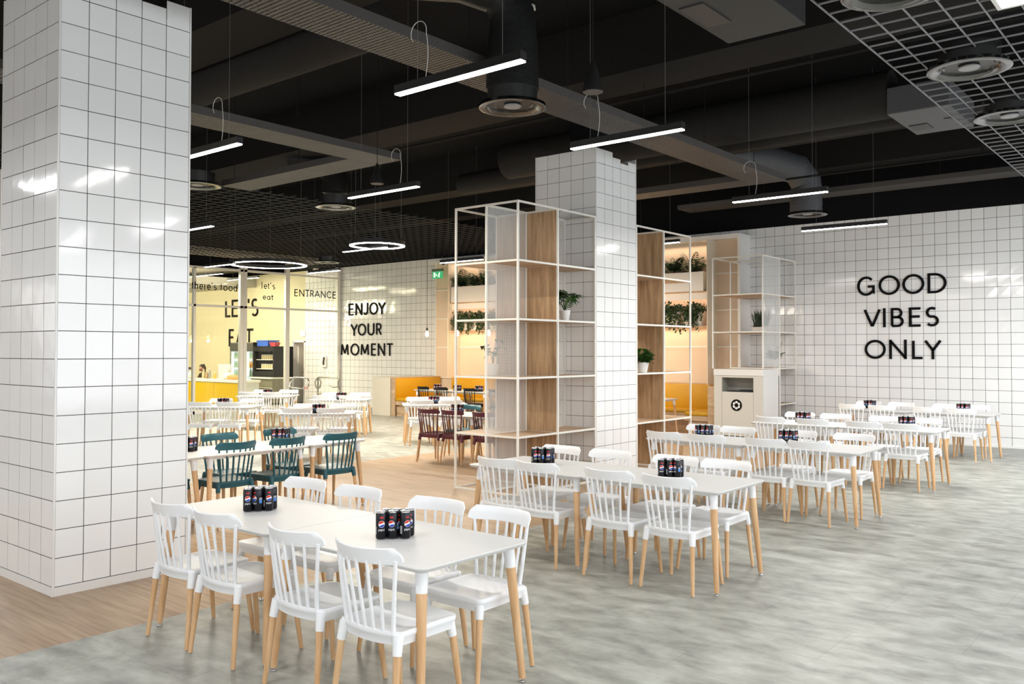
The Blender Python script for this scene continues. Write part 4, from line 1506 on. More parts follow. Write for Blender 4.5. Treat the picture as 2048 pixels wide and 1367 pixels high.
def frond(L_, w_, droop, m=LEAF, n=9):
    """a feather-shaped palm frond: rachis with leaflets on both sides, along +x"""
    mb = MB()
    def P(a):
        return Vector((L_ * a * (1 - 0.12 * a), 0, L_ * (0.75 * a - droop * a * a)))
    mb.tube([P(i / 6) for i in range(7)], 0.003, 4, [0.004 - 0.003 * i / 6 for i in range(7)])
    for i in range(2, n + 1):
        a = i / n
        p = P(a)
        ll = w_ * 1.1 * math.sin(PI * (0.18 + 0.75 * a)) + 0.01
        for s in (-1, 1):
            tip = p + Vector((ll * 0.65, s * ll, -ll * 0.18))
            md = p.lerp(tip, 0.5)
            q = Vector((0.55, -0.5 * s, 0)).normalized() * (0.010 + w_ * 0.045)
            mb.add([p, md + q, tip, md - q], [(0, 1, 2, 3)])
    return mb.mesh('leaf', m)


def fan_leaf(L_, m=LEAF, lobes=7, stem=0.6):
    """a split fan leaf on a stem, along +x"""
    mb = MB()
    e = Vector((L_ * stem, 0, L_ * 0.55))
    mb.tube([(0, 0, 0), (L_ * stem * 0.4, 0, L_ * 0.34), e], 0.003, 4)
    for i in range(lobes):
        a = R(-95 + 190 * i / (lobes - 1))
        d = Vector((math.cos(a), math.sin(a), -0.28))
        l2 = L_ * (0.55 - 0.12 * abs(i - (lobes - 1) / 2) / lobes * 2)
        pr = Vector((-math.sin(a), math.cos(a), 0)) * (L_ * 0.058)
        m1 = e + d * l2 * 0.5 + Vector((0, 0, 0.01))
        tip = e + d * l2 + Vector((0, 0, -L_ * 0.09))
        mb.add([e, m1 + pr, tip, m1 - pr], [(0, 1, 2, 3)])
    return mb.mesh('leaf', m)


LF = [frond(0.34, 0.10, 0.55, LEAFD), frond(0.27, 0.09, 0.8, LEAFD), frond(0.40, 0.09, 0.35, LEAFD)]


def fern(name, x, y, z, label, group, meshes, n, sc=1.0, seedv=0, tilt=(0.0, 0.7)):
    rnd = random.Random(seedv)
    t = thing(name, label, 'plant', (x, y, z), 0, group)
    for i in range(n):
        o = bpy.data.objects.new('leaf', rnd.choice(meshes))
        COL.objects.link(o)
        o.parent = t
        o.rotation_euler = (rnd.uniform(-.25, .25), -rnd.uniform(*tilt), 2 * PI * (i + rnd.uniform(-.3, .3)) / n)
        s = sc * rnd.uniform(0.8, 1.15)
        o.scale = (s, s, s)
    return t


seg = [(-16.36, -14.52), (-14.50, -12.66), (-12.64, -10.80), (-10.78, -8.84)]
wn = ['leftmost', 'second', 'third', 'rightmost']
ni = 0
for i, (x0, x1) in enumerate(seg):
    t = thing('planter_box', 'long white planter box on the upper booth ledge, %s' % wn[i], 'planter', ((x0 + x1) / 2, PY - 0.02, 3.03), 0, 'upper planter boxes')
    h = (x1 - x0) / 2
    part('box', MB().box(-h, h, -0.16, -0.145, 0, 0.42).box(-h, h, 0.145, 0.16, 0, 0.42).box(-h, -h + 0.015, -0.145, 0.145, 0, 0.42).box(h - 0.015, h, -0.145, 0.145, 0, 0.42).box(-h, h, -0.145, 0.145, 0, 0.02), POT, t)
    part('soil', MB().box(-h + 0.015, h - 0.015, -0.145, 0.145, 0.02, 0.38), SOIL, t)
    for q in range(4):
        fx_ = x0 + 0.22 + q * 0.46
        ni += 1
        fern('fern', fx_, PY - 0.02, 3.42, 'dark green fern in the %s upper planter box, plant %s from its left' % (wn[i], ('first', 'second', 'third', 'fourth')[q]), 'ferns on the upper booth ledge', LF, 22, 1.2, ni, (0.1, 1.1))


def ivy(x, y, z, label, seedv):
    rnd = random.Random(seedv)
    t = thing('ivy_plant', label, 'plant', (x, y, z), 0, 'trailing ivy on the lower booth ledge')
    mb = MB()
    for s in range(20):
        a = rnd.uniform(-1, 1)
        ln = rnd.uniform(0.12, 0.62)
        p = Vector((a * 0.22, -0.05, 0.03))
        for k in range(int(ln / 0.017)):
            f = k * 0.017
            q = p + Vector((a * 0.10 * min(1, f * 5) + rnd.uniform(-.035, .035), -0.10 * min(1, f * 6) - 0.02 + rnd.uniform(-.03, .03), 0.10 * math.sin(min(f * 10, PI * 0.5)) - f + rnd.uniform(-.015, .015)))
            d = Vector((rnd.uniform(-1, 1), -0.5, rnd.uniform(-1, 0.3))).normalized() * 0.046
            e = d.cross(Vector((0, -1, 0.3))).normalized() * 0.034
            mb.add([q - e * 0.2, q + d * 0.4 + e, q + d, q + d * 0.4 - e], [(0, 1, 2, 3)])
    for k in range(190):
        q = Vector((rnd.gauss(0, 0.14), rnd.gauss(-0.02, 0.06), abs(rnd.gauss(0.04, 0.06))))
        d = Vector((rnd.uniform(-1, 1), rnd.uniform(-1, .3), rnd.uniform(-.5, 1))).normalized() * 0.056
        e = d.cross(Vector((0.2, -1, 0.3))).normalized() * 0.042
        mb.add([q - e * 0.2, q + d * 0.4 + e, q + d, q + d * 0.4 - e], [(0, 1, 2, 3)])
    part('trailing_leaves', mb, LEAFI, t, kind='stuff')
    part('stems', MB().tube([(0, 0, -0.04), (0.05, -0.08, 0.05), (0.08, -0.17, -0.2)], 0.004, 4).tube([(0, 0, -0.04), (-0.08, -0.1, 0.05), (-0.12, -0.17, -0.3)], 0.004, 4), STEMG, t)


ordn = ['first', 'second', 'third', 'fourth', 'fifth', 'sixth', 'seventh', 'eighth', 'ninth', 'tenth', 'eleventh', 'twelfth', 'thirteenth']
for i in range(13):
    x = -16.05 + i * 0.575
    t = thing('planter_pot', 'white square pot on the lower booth ledge, %s from the left' % ordn[i], 'planter', (x, PY, 2.27), 0, 'white pots on the lower booth ledge')
    part('pot', MB().rings([[(p[0], p[1], z) for p in rounded(hw, 0.12, 0.02, 3)] for hw, z in ((0.21, 0), (0.235, 0.33), (0.215, 0.33), (0.215, 0.30))]), POT, t, 40)
    part('soil', MB().box(-0.2, 0.2, -0.105, 0.105, 0.295, 0.305), SOIL, t)
    ivy(x, PY, 2.60, 'trailing ivy in the %s pot of the lower booth ledge' % ordn[i], 100 + i)

# booth benches
def bench(name, x0, x1, y0, y1, back, label, ends=''):
    t = thing(name, label, 'bench', ((x0 + x1) / 2, (y0 + y1) / 2, 0))
    cx, cy = (x0 + x1) / 2, (y0 + y1) / 2
    a, b2, c, d = x0 - cx, x1 - cx, y0 - cy, y1 - cy
    part('base', MB().box(a, b2, c + (0.0), d, 0.30, 0.40).box(a + 0.06, b2 - 0.06, c + 0.06, d - 0.06, 0, 0.30), OAKH, t)
    n = max(1, round(max(b2 - a, d - c) / 1.5))
    for i in range(n):
        if back == 'N':
            u0, u1 = a + (b2 - a) * i / n, a + (b2 - a) * (i + 1) / n
            part('seat_cushion', MB().cbox(u0 + 0.006, u1 - 0.006, c - 0.01, d - 0.12, 0.402, 0.48, 0.025), YELLOW, t, 40)
            part('back_cushion', MB().cbox(u0 + 0.004, u1 - 0.004, d - 0.13, d - 0.02, 0.44, 1.0, 0.02), YELLOW, t, 40)
        else:
            v0, v1 = c + (d - c) * i / n, c + (d - c) * (i + 1) / n
            xa_, xb_ = (a + 0.12, b2 + 0.01) if back == 'W' else (a - 0.01, b2 - 0.12)
            part('seat_cushion', MB().cbox(xa_, xb_, v0 + 0.006, v1 - 0.006, 0.402, 0.48, 0.025), YELLOW, t, 40)
            q0, q1 = (a + 0.02, a + 0.13) if back == 'W' else (b2 - 0.13, b2 - 0.02)
            part('back_cushion', MB().cbox(q0, q1, v0 + 0.004, v1 - 0.004, 0.44, 1.0, 0.02), YELLOW, t, 40)
    if back == 'N':
        part('back_frame', MB().box(a, b2, d - 0.02, d, 0, 1.01).box(a, b2, d - 0.10, d, 1.0, 1.02), OAKH, t)
    elif back == 'W':
        part('back_frame', MB().box(a, a + 0.02, c, d, 0, 1.01).box(a, a + 0.12, c, d, 1.0, 1.02).box(a, a + 0.14, c - 0.03, c - 0.001, 0, 1.02), OAKH, t)
    else:
        part('back_frame', MB().box(b2 - 0.02, b2, c, d, 0, 1.01).box(b2 - 0.12, b2, c, d, 1.0, 1.02).box(b2 - 0.14, b2, c - 0.03, c - 0.001, 0, 1.02), OAKH, t)


bench('booth_bench', -16.55, -8.79, 16.88, 17.46, 'N', 'long yellow upholstered booth bench along the peach wall')
bench('booth_bench', -17.2, -16.56, 15.75, 17.46, 'W', 'left end of the booth, short yellow bench seen side-on')
bench('booth_bench', -8.78, -8.09, 16.15, 17.46, 'E', 'right end of the booth, yellow bench beside the bin cabinet')
link('low_divider', MB().cbox(-17.95, -17.24, 15.72, 17.4, 0, 1.02, 0.004).mesh('low_divider', CREAMD), label='low cream divider block left of the yellow booth', cat='divider')
for i, (x, y) in enumerate(((-15.6, 15.95), (-14.38, 15.98), (-13.16, 16.0), (-11.94, 16.0), (-10.72, 16.0), (-9.6, 15.95))):
    table(x, y, 0, 'white booth table, %s from the left end of the yellow bench' % ordn[i], 'white booth tables')
for i, x in enumerate((-15.68, -15.03, -14.10, -13.3, -12.4)):
    chair('black', x, 15.62, R(-6), 'black spindle chair at the booth tables, %s from the left' % ordn[i], 'black chairs at the booth')
cans(-15.62, 15.85, 'the first booth table')
cans(-14.93, 15.85, 'the second booth table left end')
cans(-14.20, 15.85, 'the second booth table right end')

# ------------------------------------------------------------------ shelf units
LV = [0.695, 1.40, 2.105, 2.81, 3.515]


def bar(mb, x0, x1, y0, y1, z0, z1):
    mb.box(min(x0, x1), max(x0, x1), min(y0, y1), max(y0, y1), z0, z1)


def shelf_unit(X, Y, cells, label, panel_y, mesh_x, levels=LV, name='display_shelf', mesh_front=False, board_cells=None, mats=(OAKH, OAK), clear=0):
    """X, Y: post lines; cells: bays (i,j) that exist. Square tube frame, boards at each level but the top."""
    t = thing(name, label, 'shelf', (X[0], Y[0], 0))
    ox, oy = X[0], Y[0]
    h = 0.0115
    posts = set()
    edges = set()
    for (i, j) in cells:
        for a in (i, i + 1):
            for c in (j, j + 1):
                posts.add((a, c))
        edges |= {((i, j), (i + 1, j)), ((i, j + 1), (i + 1, j + 1)), ((i, j), (i, j + 1)), ((i + 1, j), (i + 1, j + 1))}
    top = levels[-1] + h
    for (a, c) in sorted(posts):
        x, y = X[a] - ox, Y[c] - oy
        part('post', MB().box(x - h, x + h, y - h, y + h, 1.38 if (clear and c == 0) else 0, top), FRAMEW, t)
    for z in [h] + levels:
        for (p, q) in sorted(edges):
            x0, x1, y0, y1 = X[p[0]] - ox, X[q[0]] - ox, Y[p[1]] - oy, Y[q[1]] - oy
            if z < clear and p[1] == 0:
                continue
            if y0 == y1:
                part('rail', MB().box(x0 + h, x1 - h, y0 - h, y0 + h, z - h, z + h), FRAMEW, t)
            else:
                part('rail', MB().box(x0 - h, x0 + h, y0 + h, y1 - h, z - h, z + h), FRAMEW, t)
    for (i, j) in (board_cells if board_cells is not None else cells):
        for z in levels[:-1]:
            if z < clear and j == 0:
                continue
            part('shelf_board', MB().box(X[i] - ox + h, X[i + 1] - ox - h, Y[j] - oy + h, Y[j + 1] - oy - h, z - 0.009, z + 0.009), mats[0], t)
    if panel_y is not None:
        zz = [2 * h] + levels
        for i in range(len(X) - 1):
            for a, b_ in zip(zz[:-1], zz[1:]):
                y = Y[panel_y] - oy
                part('wood_panel', MB().box(X[i] - ox + h, X[i + 1] - ox - h, y - 0.008, y + 0.008, a + h * (a > 0.1), b_ - h), mats[1], t)
    if mesh_x is not None:
        for j in range(len(Y) - 1):
            if mesh_x[1] is None or j in mesh_x[1]:
                x = X[mesh_x[0]] - ox + 0.002
                z0 = mesh_x[2] if len(mesh_x) > 2 else 2 * h
                part('mesh_panel', MB().box(x, x + 0.0012, Y[j] - oy + h, Y[j + 1] - oy - h, z0, top - 2 * h), MESHW, t)
    if mesh_front:
        for i in range(len(X) - 1):
            part('mesh_panel', MB().box(X[i] - ox + h, X[i + 1] - ox - h, -0.0006, 0.0006, mesh_front, top - 2 * h), MESHX, t)
    return t


shelf_unit([-7.572, -7.060, -6.560], [8.012, 8.803, 9.630], [(0, 0), (1, 0), (1, 1)], 'tall white tube shelf with oak panels and mesh, left of the middle column', 1, (1, None))
shelf_unit([-7.572, -7.060, -6.560], [10.676, 11.453, 12.27], [(0, 0), (1, 0), (0, 1), (1, 1)], 'tall white tube shelf with oak panels, right of the middle column', 1, None)
shelf_unit([-8.05, -7.0], [16.0, 16.80, 17.61], [(0, 0), (0, 1)], 'white tube and mesh shelf above the bin cabinet by the tiled wall', None, (1, [0], 1.42),
           levels=[0.66, 1.38, 2.10, 2.84, 3.58], board_cells=[(0, 0), (0, 1)], clear=1.39)
# upper boards of the bays above the cabinet belong to the same depth
# bin cabinet
t = thing('bin_cabinet', 'white waste bin cabinet with black recycling emblem under the mesh shelf', 'bin', (-7.525, 16.4, 0))
hx, hy = 0.512, 0.385
part('carcass', MB().box(-hx, -hx + 0.02, -hy + 0.02, hy, 0, 1.33).box(hx - 0.02, hx, -hy + 0.02, hy, 0, 1.33).box(-hx, hx, hy - 0.02, hy, 0, 1.33), WHITE, t)
part('top', MB().cbox(-hx - 0.004, hx + 0.004, -hy - 0.01, hy, 1.245, 1.37, 0.004), WHITE, t)
part('front_frame', MB().box(-hx, -0.345, -hy, -hy + 0.02, 0, 1.24).box(0.32, hx, -hy, -hy + 0.02, 0, 1.24).box(-0.345, 0.32, -hy, -hy + 0.02, 1.205, 1.24), mat('cabinet_grey_white', (0.66, 0.64, 0.58), rough=0.4), t)
part('door', MB().cbox(-0.340, 0.315, -hy - 0.003, -hy + 0.017, 0.06, 0.925, 0.003), MATS['cabinet_grey_white'], t)
ch = MB().box(-0.34, 0.315, -hy + 0.30, -hy + 0.32, 0.925, 1.205).box(-0.34, 0.315, -hy + 0.02, -hy + 0.32, 0.90, 0.925).box(-0.345, -0.34, -hy + 0.02, -hy + 0.3, 0.925, 1.205).box(0.315, 0.32, -hy + 0.02, -hy + 0.3, 0.925, 1.205)
part('chute', ch, mat('chute_grey', (0.30, 0.29, 0.26), rough=0.5), t)
part('bin_bag_edge', MB().box(-0.25, 0.30, -hy + 0.03, -hy + 0.25, 0.925, 0.945).box(0.0, 0.3, -hy + 0.06, -hy + 0.24, 0.945, 0.965), CLOTH, t)
em = MB()
cz, rr = 0.665, 0.115
em.cone((-0.03, -hy - 0.004, cz), (-0.03, -hy - 0.008, cz), rr, rr, 36)
em.mi = 1
for k in range(6):
    a = R(60 * k + 30)
    cx_, cz_ = -0.03 + 0.058 * math.cos(a), cz + 0.058 * math.sin(a)
    tn = (-math.sin(a), math.cos(a))
    rd = (math.cos(a), math.sin(a))
    pts = []
    for (p, q) in ((-.030, -.012), (-.022, .022), (.010, .024), (.032, -.002), (.012, -.022)):
        pts.append((cx_ + tn[0] * p + rd[0] * q, cz_ + tn[1] * p + rd[1] * q))
    em.rings([[(p[0], -hy - 0.008, p[1]) for p in pts], [(p[0], -hy - 0.010, p[1]) for p in pts]])
part('recycling_emblem', em, [LETTER, LWHITE], t, 30, label='round black recycling emblem with white arrows')


# plants on the shelves
def pot_round(x, y, z, r, h, label):
    t = thing('plant_pot', label, 'pot', (x, y, z))
    part('pot', MB().lathe([(r * 0.62, 0), (r * 0.7, 0.005), (r * 0.98, h * 0.9), (r, h), (r * 0.92, h), (r * 0.88, h * 0.86)], n=24, cap=False), POT, t, 40)
    part('pot_bottom', MB().lathe([(r * 0.62, 0.001), (r * 0.6, 0.004)], n=24), POT, t, 40)
    part('soil', MB().lathe([(r * 0.88, h * 0.84), (r * 0.88, h * 0.87)], n=20), SOIL, t)


FAN = [fan_leaf(0.27), fan_leaf(0.22), fan_leaf(0.30, lobes=9)]
PALM = [frond(0.27, 0.11, 0.55, LEAF, 11), frond(0.24, 0.10, 0.75, LEAF, 11), frond(0.20, 0.08, 0.3, LEAF, 10)]
SH = 0.0095
pot_round(-6.74, 9.20, 2.105 + SH, 0.075, 0.14, 'white pot behind the post of the left shelf, upper plant')
fern('palm_plant', -6.74, 9.20, 2.105 + SH + 0.12, 'green fan-leaved plant on the upper shelf beside the column', None, FAN + PALM[:1], 15, 1.0, 41, (0.0, 0.8))
pot_round(-7.30, 8.42, 1.40 + SH, 0.075, 0.15, 'white pot behind the mesh of the left shelf')
BIGL = [leaf_blade(0.2, 0.15, 0.9), leaf_blade(0.18, 0.13, 1.1)]


def big_leaf(L_, w_, rise):
    mb = MB()
    e = Vector((L_ * 0.45, 0, rise))
    mb.tube([(0, 0, 0), (L_ * 0.12, 0, rise * 0.6), e], 0.003, 4)
    n = 6
    rg = []
    for i in range(n + 1):
        a = i / n
        wv = w_ * 0.5 * math.sin(PI * (0.06 + 0.94 * a) ** 0.7)
        x = e.x + L_ * 0.75 * a
        z = e.z + 0.02 * math.sin(a * PI) - 0.06 * a * a
        rg.append(((x, wv, z + 0.008), (x, 0, z), (x, -wv, z + 0.008)))
    vs = [p for r in rg for p in r]
    fs = []
    for i in range(n):
        for c in (0, 1):
            fs.append((3 * i + c, 3 * i + 3 + c, 3 * i + 4 + c, 3 * i + 1 + c))
    mb.add(vs, fs)
    return mb.mesh('leaf', LEAF)


BL = [big_leaf(0.2, 0.12, 0.22), big_leaf(0.17, 0.10, 0.27), big_leaf(0.15, 0.10, 0.16)]
fern('leafy_plant', -7.30, 8.42, 1.40 + SH + 0.13, 'plant with broad leaves behind the mesh of the left shelf', None, BL, 9, 1.0, 43, (-0.1, 0.25))
pot_round(-6.67, 11.02, 1.40 + SH, 0.095, 0.15, 'white tapered pot on the right shelf unit')
fern('palm_plant', -6.67, 11.02, 1.40 + SH + 0.12, 'small green palm in the tapered pot on the right shelf', None, PALM, 17, 0.95, 47, (0.0, 0.85))
t = thing('trough_pot', 'white rectangular trough pot on the mesh shelf', 'pot', (-7.45, 16.95, 2.10 + SH))
part('trough', MB().rings([[(p[0], p[1], z) for p in rounded(hw, 0.07, 0.01, 2)] for hw, z in ((0.15, 0), (0.17, 0.13), (0.155, 0.13), (0.155, 0.11))]), POT, t, 40)
GR = [leaf_blade(0.36, 0.014, -0.9, LEAFD, 5), leaf_blade(0.30, 0.012, -1.1, LEAFD, 5), leaf_blade(0.33, 0.012, -0.6, LEAF, 5)]


def grass_plant(x, y, z, label):
    rnd = random.Random(5)
    t = thing('grass_plant', label, 'plant', (x, y, z))
    mb = MB()
    for i in range(170):
        bx, by = rnd.uniform(-.13, .13), rnd.uniform(-.05, .05)
        h_ = rnd.uniform(0.22, 0.40)
        lx, ly = rnd.gauss(bx * 0.5, 0.035), rnd.gauss(0, 0.03)
        w_ = 0.006
        mb.add([(bx - w_, by, 0), (bx + w_, by, 0), (bx + lx * 0.4 + w_ * .8, by + ly * .4, h_ * 0.6), (bx + lx, by + ly, h_), (bx + lx * 0.4 - w_ * .8, by + ly * .4, h_ * 0.6)], [(0, 1, 2, 3, 4)])
    part('grass_blades', mb, LEAFD, t, kind='stuff')


grass_plant(-7.45, 16.95, 2.10 + SH + 0.11, 'tuft of dark upright grass in the trough on the mesh shelf')
pot_round(-7.22, 17.1, 1.38 + SH, 0.07, 0.16, 'small white pot behind the mesh, beside the tiled wall')
fern('palm_plant', -7.22, 17.1, 1.38 + SH + 0.14, 'slender palm on the mesh shelf beside the tiled wall', None, PALM + LF[2:], 10, 1.15, 53, (0.1, 0.95))

# ------------------------------------------------------------------ kitchen behind the glass
# counter
t = thing('kitchen_counter', 'yellow fronted serving counter behind the glass', 'counter', (-25.6, 15.75, 0))
part('body', MB().box(-2.6, 1.85, -0.3, 0.35, 0.0, 0.72), WHITE, t)
for i in range(3):
    part('front_panel', MB().cbox(-2.58 + i * 1.48, -1.12 + i * 1.48, -0.325, -0.301, 0.02, 0.70, 0.003), YPAINT, t)
part('worktop', MB().cbox(-2.65, 1.9, -0.36, 0.38, 0.72, 0.80, 0.006), FRAMEW, t)
CT = 0.80
# items on the counter
def bag(x, y, z, r, m, label, seedv, cat='bag', name='plastic_bag'):
    rnd = random.Random(seedv)
    t = thing(name, label, cat, (x, y, z))
    prof = [(r * 0.7, 0), (r, r * 0.25), (r * 0.95, r * 0.6), (r * 0.55, r * 0.95), (r * 0.15, r * 1.15), (r * 0.3, r * 1.35)]
    mb = MB().lathe(prof, n=14)
    mb.v = [(v[0] * (1 + rnd.uniform(-.12, .12)), v[1] * (1 + rnd.uniform(-.12, .12)), v[2] * (1 + rnd.uniform(-.06, .06))) for v in mb.v]
    part('bag_body', mb, m, t, 80)


bag(-27.15, 15.72, CT, 0.20, BAG, 'knotted white plastic bag in front of the seated worker', 1)
bag(-25.0, 15.8, CT, 0.21, BAG, 'crumpled clear plastic bag at the right of the counter', 2)
t = thing('food_package', 'orange packaged bread on the counter end', 'food package', (-24.55, 15.72, CT))
part('package', MB().cbox(-0.28, 0.25, -0.1, 0.12, 0, 0.14, 0.05), BREAD, t, 60)
part('wrapper_end', MB().cone((-0.28, 0, 0.07), (-0.38, 0, 0.09), 0.02, 0.07, 8), BAG, t)
t = thing('cash_register', 'black cash register screen on the counter', 'cash register', (-27.6, 15.95, CT))
part('screen', MB().cbox(-0.2, 0.2, -0.02, 0.02, 0.12, 0.36, 0.01), BLACKM, t)
part('stand', MB().box(-0.05, 0.05, -0.02, 0.08, 0.02, 0.2).box(-0.16, 0.16, -0.1, 0.14, 0, 0.03), BLACKM, t)
for i, (x, m_, h_) in enumerate(((-26.45, JAR, 0.30), (-26.25, BROWN, 0.26), (-26.08, STEEL, 0.34), (-25.75, BOTTLE2, 0.22))):
    t = thing('bottle', 'small bottle standing in the middle of the counter, %s from the left' % ordn[i], 'bottle', (x, 15.78, CT), 0, 'bottles on the counter')
    part('body', MB().lathe([(0.04, 0), (0.045, 0.02), (0.045, h_ * 0.6), (0.018, h_ * 0.8), (0.018, h_ * 0.92)], n=12), m_, t, 40)
    part('cap', MB().lathe([(0.021, h_ * 0.92), (0.021, h_)], n=12), WHITE, t)
link('white_box', MB().cbox(-25.95, -25.25, 16.02, 16.06, CT, CT + 0.48, 0.004).mesh('b', mat('lilac_white', (0.66, 0.6, 0.66), rough=0.5)), label='pale upright board standing on the counter', cat='board')

# drinks fridge
def fridge(x, y, w_, h_, label):
    t = thing('drinks_fridge', label, 'fridge', (x, y, 0))
    hw = w_ / 2
    part('cabinet', MB().box(-hw, -hw + 0.05, -0.32, 0.3, 0, h_).box(hw - 0.05, hw, -0.32, 0.3, 0, h_).box(-hw, hw, 0.27, 0.3, 0, h_).box(-hw, hw, -0.32, 0.3, 0, 0.2).box(-hw, hw, -0.32, 0.3, h_ - 0.28, h_), GREYP, t)
    part('header', MB().box(-hw + 0.02, hw - 0.02, -0.335, -0.321, h_ - 0.27, h_ - 0.03), DARKIN, t)
    part('glowing_back', MB().box(-hw + 0.055, hw - 0.055, 0.24, 0.27, 0.25, h_ - 0.3), FRIDGEL, t)  # whole back panel glows, interior light put into the material
    part('glowing_liner', MB().box(-hw + 0.051, -hw + 0.056, -0.30, 0.24, 0.24, h_ - 0.3), FRIDGEL, t)  # inner liner made to glow so the interior reads as lit
    n = 0
    for k, z in enumerate((0.25, 0.55, 0.85, 1.15, 1.45)):
        sh = part('shelf', MB().box(-hw + 0.05, hw - 0.05, -0.28, 0.24, z, z + 0.015), WHITE, t)
    part('door_glass', MB().box(-hw + 0.04, hw - 0.04, -0.345, -0.338, 0.22, h_ - 0.29), GLASS, t)
    part('door_handle', MB().tube([(hw - 0.06, -0.36, 0.8), (hw - 0.06, -0.39, 0.85), (hw - 0.06, -0.39, 1.25), (hw - 0.06, -0.36, 1.3)], 0.012, 6), BLACKM, t)
    for k, z in enumerate((0.265, 0.565, 0.865, 1.165, 1.465)):
        mm = (BOTTLE3, BOTTLE3, BOTTLE1, BOTTLE2 if w_ < 0.7 else BOTTLE1, BOTTLE1)[k]
        for i in range(int((w_ - 0.16) / 0.09)):
            bx = x - hw + 0.12 + i * 0.09
            link('bottle', BOT[mm.name], None, (bx, y - 0.2, z), label='drink bottle, %s on the %s shelf of the %s' % (ordn[i], ordn[4 - k], label.split(',')[0]),
                 cat='bottle', group='bottles in the %s' % label.split(',')[0])


BOT = {}
for m_ in (BOTTLE1, BOTTLE2, BOTTLE3):
    mb = MB().lathe([(0.028, 0), (0.032, 0.01), (0.032, 0.14), (0.012, 0.19), (0.012, 0.22)], n=10)
    mb.mi = 1
    mb.lathe([(0.014, 0.205), (0.014, 0.225)], n=8)
    BOT[m_.name] = mb.mesh('bottle', [m_, WHITE], 40)
fridge(-25.80, 16.95, 0.86, 2.0, 'left glass drinks fridge, behind the counter end')
fridge(-25.09, 16.95, 0.50, 2.0, 'narrow-looking glass fridge, behind the post')

# black display cooler on grey base
t = thing('display_cooler', 'black open display cooler with jars on two lit shelves', 'cooler', (-24.2, 16.8, 0))
hw = 0.58
part('base_cabinet', MB().box(-hw, hw, -0.3, 0.5, 0.05, 0.82), GREYP, t)
part('base_slot', MB().box(-hw + 0.03, hw - 0.03, -0.315, -0.301, 0.52, 0.54).box(-hw + 0.03, hw - 0.03, -0.315, -0.301, 0.40, 0.415), FRAMEW, t)
part('counter_lip', MB().cbox(-hw - 0.02, hw + 0.02, -0.34, 0.5, 0.82, 0.87, 0.004), FRAMEW, t)
part('shell', MB().box(-hw, -hw + 0.05, -0.25, 0.4, 0.87, 1.86).box(hw - 0.05, hw, -0.25, 0.4, 0.87, 1.86).box(-hw, hw, 0.4, 0.5, 0.87, 1.86).box(-hw + 0.05, hw - 0.05, -0.25, 0.4, 1.70, 1.86).box(-hw + 0.05, hw - 0.05, -0.25, 0.4, 0.87, 1.06), COOLB, t)
for z in (1.12, 1.42):
    part('lit_shelf', MB().box(-hw + 0.06, hw - 0.06, -0.15, 0.39, z, z + 0.02), FRAMEW, t)
jm = MB().lathe([(0.035, 0), (0.04, 0.01), (0.04, 0.11), (0.03, 0.13)], n=10)
jm.mi = 1
jm.lathe([(0.033, 0.13), (0.033, 0.155)], n=10)
jme = jm.mesh('jar', [JAR, FRAMEW], 40)
for r_i, z in enumerate((1.14, 1.44)):
    for i in range(8):
        link('jar', jme, None, (-24.2 - hw + 0.22 + i * 0.108, 16.78, z), label='small jar on the %s shelf of the black cooler, %s from left' % (('lower', 'upper')[r_i], ordn[i]), cat='jar', group='jars in the black cooler')
t = thing('blue_crate', 'blue plastic crate on top of the black cooler', 'crate', (-24.30, 16.8, 1.86))
part('crate_body', MB().box(-0.32, 0.32, -0.2, -0.18, 0, 0.2).box(-0.32, 0.32, 0.18, 0.2, 0, 0.2).box(-0.32, -0.30, -0.2, 0.2, 0, 0.2).box(0.30, 0.32, -0.2, 0.2, 0, 0.2).box(-0.32, 0.32, -0.2, 0.2, 0, 0.01), BLUEB, t)
part('crate_rim', MB().box(-0.33, 0.33, -0.215, -0.195, 0.17, 0.2).box(-0.33, 0.33, 0.195, 0.215, 0.17, 0.2), BLUEB, t)
t = thing('red_basket', 'small red basket on top of the black cooler', 'basket', (-23.80, 16.72, 1.86))
part('basket_body', MB().rings([[(p[0], p[1], z) for p in rounded(a, a * 0.7, 0.02, 2)] for a, z in ((0.12, 0), (0.16, 0.13), (0.145, 0.13), (0.11, 0.015))]), REDB, t, 40)
part('basket_handle', MB().tube([(0.14, 0, 0.12), (0.19, 0, 0.16), (0.12, 0, 0.17)], 0.01, 6), BROWN, t)

